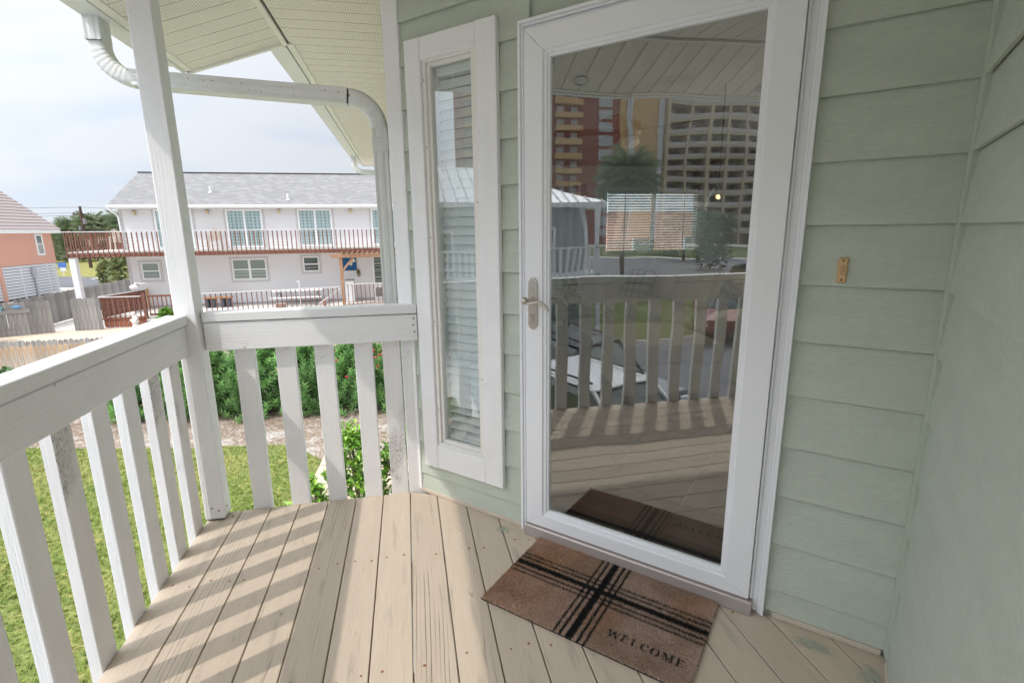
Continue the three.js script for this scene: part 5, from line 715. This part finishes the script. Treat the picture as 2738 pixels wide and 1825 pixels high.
{
  const t = thing('coffee_table', 'dark wooden coffee table between the door and the sofa', 'table', [1.72, 0, -5.75], 0.1), w = mk(lin(0.06, 0.045, 0.04), 0.4); part(t, 'table_top', cb(0.75, 0.05, 1.1, { c: 0.006, at: [0, 0.45, 0] }), w); for (const x of [-0.32, 0.32]) for (const z of [-0.48, 0.48]) part(t, 'leg', cb(0.07, 0.42, 0.07, { g: 'y', at: [x, 0.21, z] }), w); part(t, 'shelf', cb(0.66, 0.03, 1.0, { at: [0, 0.14, 0] }), w);
  const c = thing('window_curtain', 'pale sheer curtain hanging beside the back window of the room', 'curtain', [2.85, 1.12, -9.05]), g = new THREE.PlaneGeometry(0.75, 2.1, 50, 1), P = g.attributes.position; for (let i = 0; i < P.count; i++) P.setZ(i, 0.04 * Math.sin(P.getX(i) * 38)); g.computeVertexNormals(); part(c, 'drape', g, mk(lin(0.62, 0.66, 0.70), 0.9)); part(c, 'rod', cyl(0.012, 0.012, 0.95, 8).rotateZ(PI / 2).translate(0, 1.07, 0), M.nickel);
  const f = thing('ceiling_fan', 'brown five-bladed ceiling fan hanging in the room', 'fan', [1.95, 2.5, -4.4]), bm = mk(lin(0.22, 0.16, 0.13), 0.5); part(f, 'rod', cyl(0.015, 0.015, 0.22, 8).translate(0, -0.11, 0), bm); part(f, 'motor', new THREE.LatheGeometry([[0.02, -0.2], [0.09, -0.22], [0.11, -0.27], [0.09, -0.33], [0.03, -0.36], [0, -0.36]].map(([x, y]) => new THREE.Vector2(x, y)), 20), bm); for (let i = 0; i < 5; i++) part(f, 'blade', [prism([[0.1, -0.03], [0.2, -0.06], [0.62, -0.075], [0.66, 0], [0.62, 0.075], [0.2, 0.06], [0.1, 0.03]], 0.008).rotateX(-PI / 2 + 0.2).translate(0, -0.30, 0)], bm, null, [0, i * 1.2566 + 0.3, 0]); part(f, 'light_bowl', new THREE.SphereGeometry(0.09, 16, 10).scale(1, 0.6, 1).translate(0, -0.38, 0), mk(lin(0.6, 0.55, 0.5), 0.4));
  const l = thing('pendant_lamp', 'small glass pendant lamp with a warm glowing bulb in the room', 'lamp', [2.57, 0, -3.97]); part(l, 'cord', cyl(0.004, 0.004, 0.81, 6).translate(0, 2.10, 0), M.dark); part(l, 'shade', new THREE.LatheGeometry([[0.03, 1.70], [0.05, 1.68], [0.085, 1.62], [0.10, 1.56]].map(([x, y]) => new THREE.Vector2(x, y)), 24), M.pane); part(l, 'bulb', new THREE.SphereGeometry(0.017, 14, 10).translate(0, 1.63, 0), new THREE.MeshStandardMaterial({ color: 0x000000, emissive: new THREE.Color(1, 0.55, 0.22), emissiveIntensity: 1.6 }));
  const pl = new THREE.PointLight(new THREE.Color(1, 0.88, 0.74), 0.12, 0, 2); pl.position.set(0, 1.63, 0); pl.castShadow = true; l.add(pl);
  const d = thing('dining_table', 'round glass-topped dining table near the back window', 'table', [5.0, 0, -8.4]); part(d, 'table_top', cyl(0.45, 0.45, 0.03, 28).translate(0, 0.75, 0), mk(lin(0.35, 0.33, 0.31), 0.2)); part(d, 'pedestal', [cyl(0.05, 0.05, 0.7, 12).translate(0, 0.38, 0), cyl(0.25, 0.28, 0.03, 20).translate(0, 0.02, 0)], M.dark);
}
broadBush('house_plant', 'small green potted plant on the coffee table', 1.8, -5.6, 0.14, 0.3, 30, 0.10, [0.10, 0.24, 0.05], undefined, 'plant', 0.475);

// ---------------------------------------------------------------- across the parking lot: mirrored in the glass
{ // grey house with a standing-seam roof
  const h = thing('grey_house', 'grey lap-sided house with a white standing-seam metal roof across the parking lot', 'house', [-16, 0, 0]), wl = mk(lin(0.34, 0.38, 0.37), 0.8), mr = mk(lin(0.78, 0.80, 0.83), 0.4), sm = mk(lin(0.5, 0.52, 0.55), 0.4);
  part(h, 'wall', ext(-8.5, -0.5, -2.7, 2.25, -10, 4.2), wl); const lap = cb(0.02, 0.19, 14.2, { c: 0.001, g: 'z' }); lap.rotateZ(0.06); for (let y = -2.6, i = 0; y < 2.1; y += 0.18, i++) part(h, 'siding_board', lap, wl, [-0.49, y + 0.09, -2.9]);
  part(h, 'corner_board', [ext(-0.5, -0.45, -2.7, 2.25, 4.05, 4.24)], M.pvc);
  const rf = sub(h, 'roof'); const A = [0, 2.35, 4.9], B = [0, 2.35, -10.6], C = [-4.5, 4.05, -6.2], D = [-4.5, 4.05, 0.4], E2 = [-9, 2.35, 4.9], F2 = [-9, 2.35, -10.6];
  part(rf, 'roof_slope', tri([...quad(A, B, C, D), [A, D, E2], ...quad(E2, D, C, F2), [B, F2, C]]), mr); for (let z = -10; z < 4.9; z += 0.42) { const t = clamp(z > 0.4 ? (4.9 - z) / 4.5 : z < -6.2 ? (z + 10.6) / 4.4 : 1); part(rf, 'seam', bar([0, 2.372, z], [-4.5 * t, 2.372 + 1.7 * t, z], 0.03, 0.04), sm); }
  part(rf, 'fascia', [ext(-0.02, 0.02, 2.18, 2.36, -10.6, 4.9), ext(-9, -0.02, 2.18, 2.22, -10.6, 4.9)], M.pvc);
  for (const z of [-8, -5, -1.5, 2.4]) { const w = sub(h, 'window', [-0.48, 0, z]); part(w, 'pane', ext(0.0, 0.02, 0.0, 1.3, -0.5, 0.5), M.darkPane); part(w, 'frame', [ext(0, 0.04, -0.1, 1.4, -0.6, -0.5), ext(0, 0.04, -0.1, 1.4, 0.5, 0.6), ext(0, 0.04, 1.3, 1.4, -0.5, 0.5), ext(0, 0.04, -0.1, 0, -0.5, 0.5)], M.pvc); }
  const st = sub(h, 'balcony'); part(st, 'floor', ext(-0.45, 1.2, -0.45, -0.3, -10, 4.2), M.pvc); part(st, 'handrail', ext(1.13, 1.2, 0.65, 0.71, -10, 4.2), M.pvc); const bl = cb(0.04, 0.95, 0.09, { g: 'y' }); for (let z = -9.9; z < 4.2; z += 0.21) part(st, 'baluster', bl, M.pvc, [1.16, 0.17, z]); for (const z of [-9.8, -5, 0, 4.1]) part(st, 'post', ext(1.05, 1.2, -2.7, 2.25, z - 0.08, z + 0.08), M.pvc);
}
farHouse('distant tan house with a teal green hip roof behind the grey house', -48, -14, 14, 16, 8.6, 2.0, lin(0.45, 0.42, 0.40), lin(0.12, 0.30, 0.30));
{ // condominium towers
  const red = mk(lin(0.27, 0.085, 0.065), 0.85), yel = mk(lin(0.60, 0.40, 0.20), 0.85), bei = mk(lin(0.52, 0.43, 0.31), 0.85), bl = mk(lin(0.62, 0.64, 0.68), 0.7), dk = mk(lin(0.10, 0.085, 0.08), 0.7), pal = mk(lin(0.45, 0.47, 0.50), 0.6), inn = mk(lin(0.30, 0.20, 0.13), 0.9);
  const a = thing('condo_tower', 'tall red-brown condominium tower with yellow balconies beyond the parking lot', 'tower', [-120, G, 45]); const H = 42;
  part(a, 'wall', ext(-16, 0, 0, H, -34, 4.6), red); part(a, 'end_panel', ext(-16, 0.3, 0, H, 4.6, 15.5), yel); part(a, 'pilaster', [ext(0.3, 0.9, 0, H, 6.6, 7.9), ext(0.3, 0.9, 0, H, 14.3, 15.5)], bl);
  for (let y = 2.6, i = 0; y < H - 3; y += 3, i++) { for (const z of [-30, -20, -9]) { part(a, 'balcony', ext(0.0, 1.6, y, y + 1.15, z - 3.5, z + 3.6), yel); for (const dz of [-2, 1.8]) { const w = sub(a, 'window', [0.01, y + 1.2, z + dz]); part(w, 'pane', ext(0, 0.05, 0, 1.4, -0.8, 0.8), pal); part(w, 'frame', [ext(0, 0.09, 0, 1.5, -0.9, -0.8), ext(0, 0.09, 0, 1.5, 0.8, 0.9)], bl); } } const w = sub(a, 'window', [0.01, y, 0.6]); part(w, 'pane', ext(0, 0.05, 0, 2.2, -1.8, 1.8), pal); part(w, 'frame', [-1.8, -0.9, 0, 0.9, 1.75].map((z) => ext(0, 0.1, 0, 2.3, z, z + 0.08)), bl); }
  const b = thing('condo_tower', 'long beige condominium tower with rows of railed balconies beyond the parking lot', 'tower', [-121, G, 60.7]);
  part(b, 'wall', ext(-14, 0, 0, H, 0, 46), inn); part(b, 'column', [0, 5.2, 10.8, 16.0, 21.0, 27, 33, 39, 45.4].map((z, i) => ext(0, 3.2, 0, H, z, z + (i % 3 === 2 ? 0.95 : 0.6))), bei);
  for (let y = 3.0, i = 0; y < H; y += 3, i++) { part(b, 'balcony_slab', ext(0, 3.0, y - 0.28, y + 0.12, 0, 46), bei); part(b, 'balcony_rail', ext(2.92, 3.0, y + 0.2, y + 1.05, 0.7, 45.4), mk(lin(0.48, 0.46, 0.45), 0.6)); for (const z of [2.4, 8.5, 13.2, 18.6, 24, 30, 36, 42]) { const w = sub(b, 'window', [0.01, y + 0.2, z]); part(w, 'pane', ext(0, 0.05, 0, 2.1, -1.1, 0.4), pal); part(w, 'doorway', ext(0, 0.05, 0, 2.1, 1.1, 1.9), dk); } }
}
palm('sabal_palm', 'tall sabal palm with a dense crown in front of the red tower', -30, 11.9, 7.2, 2.3, 40, 'palms beyond the parking lot');
palm('sabal_palm', 'sabal palm partly behind the grey house roof', -38, 6.5, 7.6, 2.2, 30, 'palms beyond the parking lot');
[[-58, 35], [-60, 39], [-57, 31.5]].forEach(([x, z], i) => palm('sabal_palm', ['slim palm in front of the beige tower beside the road', 'slim palm farthest along the road by the beige tower', 'slim palm on the grass near the tower entrance'][i], x, z, 4.4, 1.9, 24, 'palms beyond the parking lot'));
[[-66, 34, 3.0, 2.4], [-64, 40, 3.4, 2.8], [-70, 30, 4, 2.2], [-44, 27, 2.2, 3.2], [-30, 21, 1.6, 1.4]].forEach(([x, z, r, h], i) => broadBush('park_shrub', ['round shrub on the grass before the beige tower', 'tall shrub at the foot of the beige tower', 'broad low shrub by the tower lawn', 'grey-green tall shrub beside the road', 'small shrub at the edge of the yard grass'][i], x, z, r, h, 260, 0.32, [0.07, 0.12, 0.05], 'shrubs by the towers'));
farHouse('coral pink house with a grey roof behind the back window', 15.5, -30, 9, 8, 4.9, 1.6, lin(0.75, 0.42, 0.33), lin(0.4, 0.4, 0.42));
function car(name, label, x, z, turn, paint, prof, roof, cat = 'car') {
  const c = thing(name, label, cat, [x, G + 0.01, z], turn), W = 1.78, pm = new THREE.MeshPhysicalMaterial({ color: paint, roughness: 0.35, clearcoat: 1, clearcoatRoughness: 0.05 });
  const g = prism(prof, W - 0.12, 0.06).translate(0, 0, -W / 2 + 0.06); part(c, 'body', g, pm); part(c, 'cabin', prism(roof, W - 0.42, 0.09).translate(0, 0, -W / 2 + 0.21), M.darkPane);
  const rx = roof.map((p) => p[0]), top = Math.max(...roof.map((p) => p[1])), xs = roof.filter((p) => p[1] > top - 0.05).map((p) => p[0]), r0 = Math.min(...xs), r1 = Math.max(...xs); part(c, 'roof_panel', cb(r1 - r0 + 0.1, 0.05, W - 0.44, { c: 0.02, at: [(r0 + r1) / 2, top + 0.01, 0] }), pm);
  for (const zz of [-1, 1]) { part(c, 'pillar', [bar([roof[0][0], roof[0][1], zz * (W / 2 - 0.19)], [r0, top, zz * (W / 2 - 0.26)], 0.05, 0.07), bar([roof[roof.length - 1][0], roof[roof.length - 1][1], zz * (W / 2 - 0.19)], [r1, top, zz * (W / 2 - 0.26)], 0.05, 0.07), bar([(r0 + r1) / 2, roof[0][1], zz * (W / 2 - 0.17)], [(r0 + r1) / 2, top, zz * (W / 2 - 0.25)], 0.05, 0.08)], pm); part(c, 'roof_rail', bar([r0 + 0.1, top + 0.09, zz * 0.55], [r1 - 0.1, top + 0.09, zz * 0.55], 0.03, 0.03), M.dark); }
  const x0 = Math.min(...prof.map((p) => p[0])), x1 = Math.max(...prof.map((p) => p[0]));
  for (const xx of [x0 + 0.85, x1 - 0.9]) for (const zz of [-1, 1]) { const w = sub(c, 'wheel', [xx, 0.34, zz * (W / 2 - 0.12)]); part(w, 'tyre', new THREE.TorusGeometry(0.25, 0.095, 10, 24), M.dark); part(w, 'rim', cyl(0.2, 0.2, 0.14, 18).rotateX(PI / 2), M.nickel); }
  for (const zz of [-1, 1]) { part(c, 'headlight', cb(0.06, 0.14, 0.3, { c: 0.02, at: [x1 - 0.03, 0.72, zz * 0.62] }), M.pvc); part(c, 'tail_light', cb(0.06, 0.22, 0.16, { c: 0.02, at: [x0 + 0.02, 0.85, zz * 0.72] }), mk(lin(0.4, 0.02, 0.02), 0.3)); }
}
const sedan = [[-2.25, 0.35], [2.25, 0.35], [2.28, 0.65], [2.1, 0.85], [1.0, 0.98], [-1.9, 1.02], [-2.28, 0.95]], suvR = [[1.0, 1.0], [0.35, 1.58], [-1.6, 1.62], [-2.1, 1.05]].reverse(), pick = [[-2.7, 0.45], [2.6, 0.45], [2.65, 0.95], [2.4, 1.1], [1.0, 1.2], [-2.7, 1.2]], pickR = [[-0.9, 1.2], [-0.6, 1.8], [0.5, 1.82], [1.1, 1.2]];
car('parked_car', 'white sport utility car parked right below the deck railing', -5.1, 0.6, -0.35, lin(0.80, 0.81, 0.83), sedan, suvR);
car('parked_car', 'dark grey car parked beside the white car', -8.2, 1.4, -0.35, lin(0.05, 0.05, 0.06), sedan, suvR);
car('pickup_truck', 'dark red pickup truck parked at the edge of the lot', -15.5, 9.3, 0.5, lin(0.22, 0.02, 0.02), pick, pickR, 'truck');

renderer.render(scene, camera);
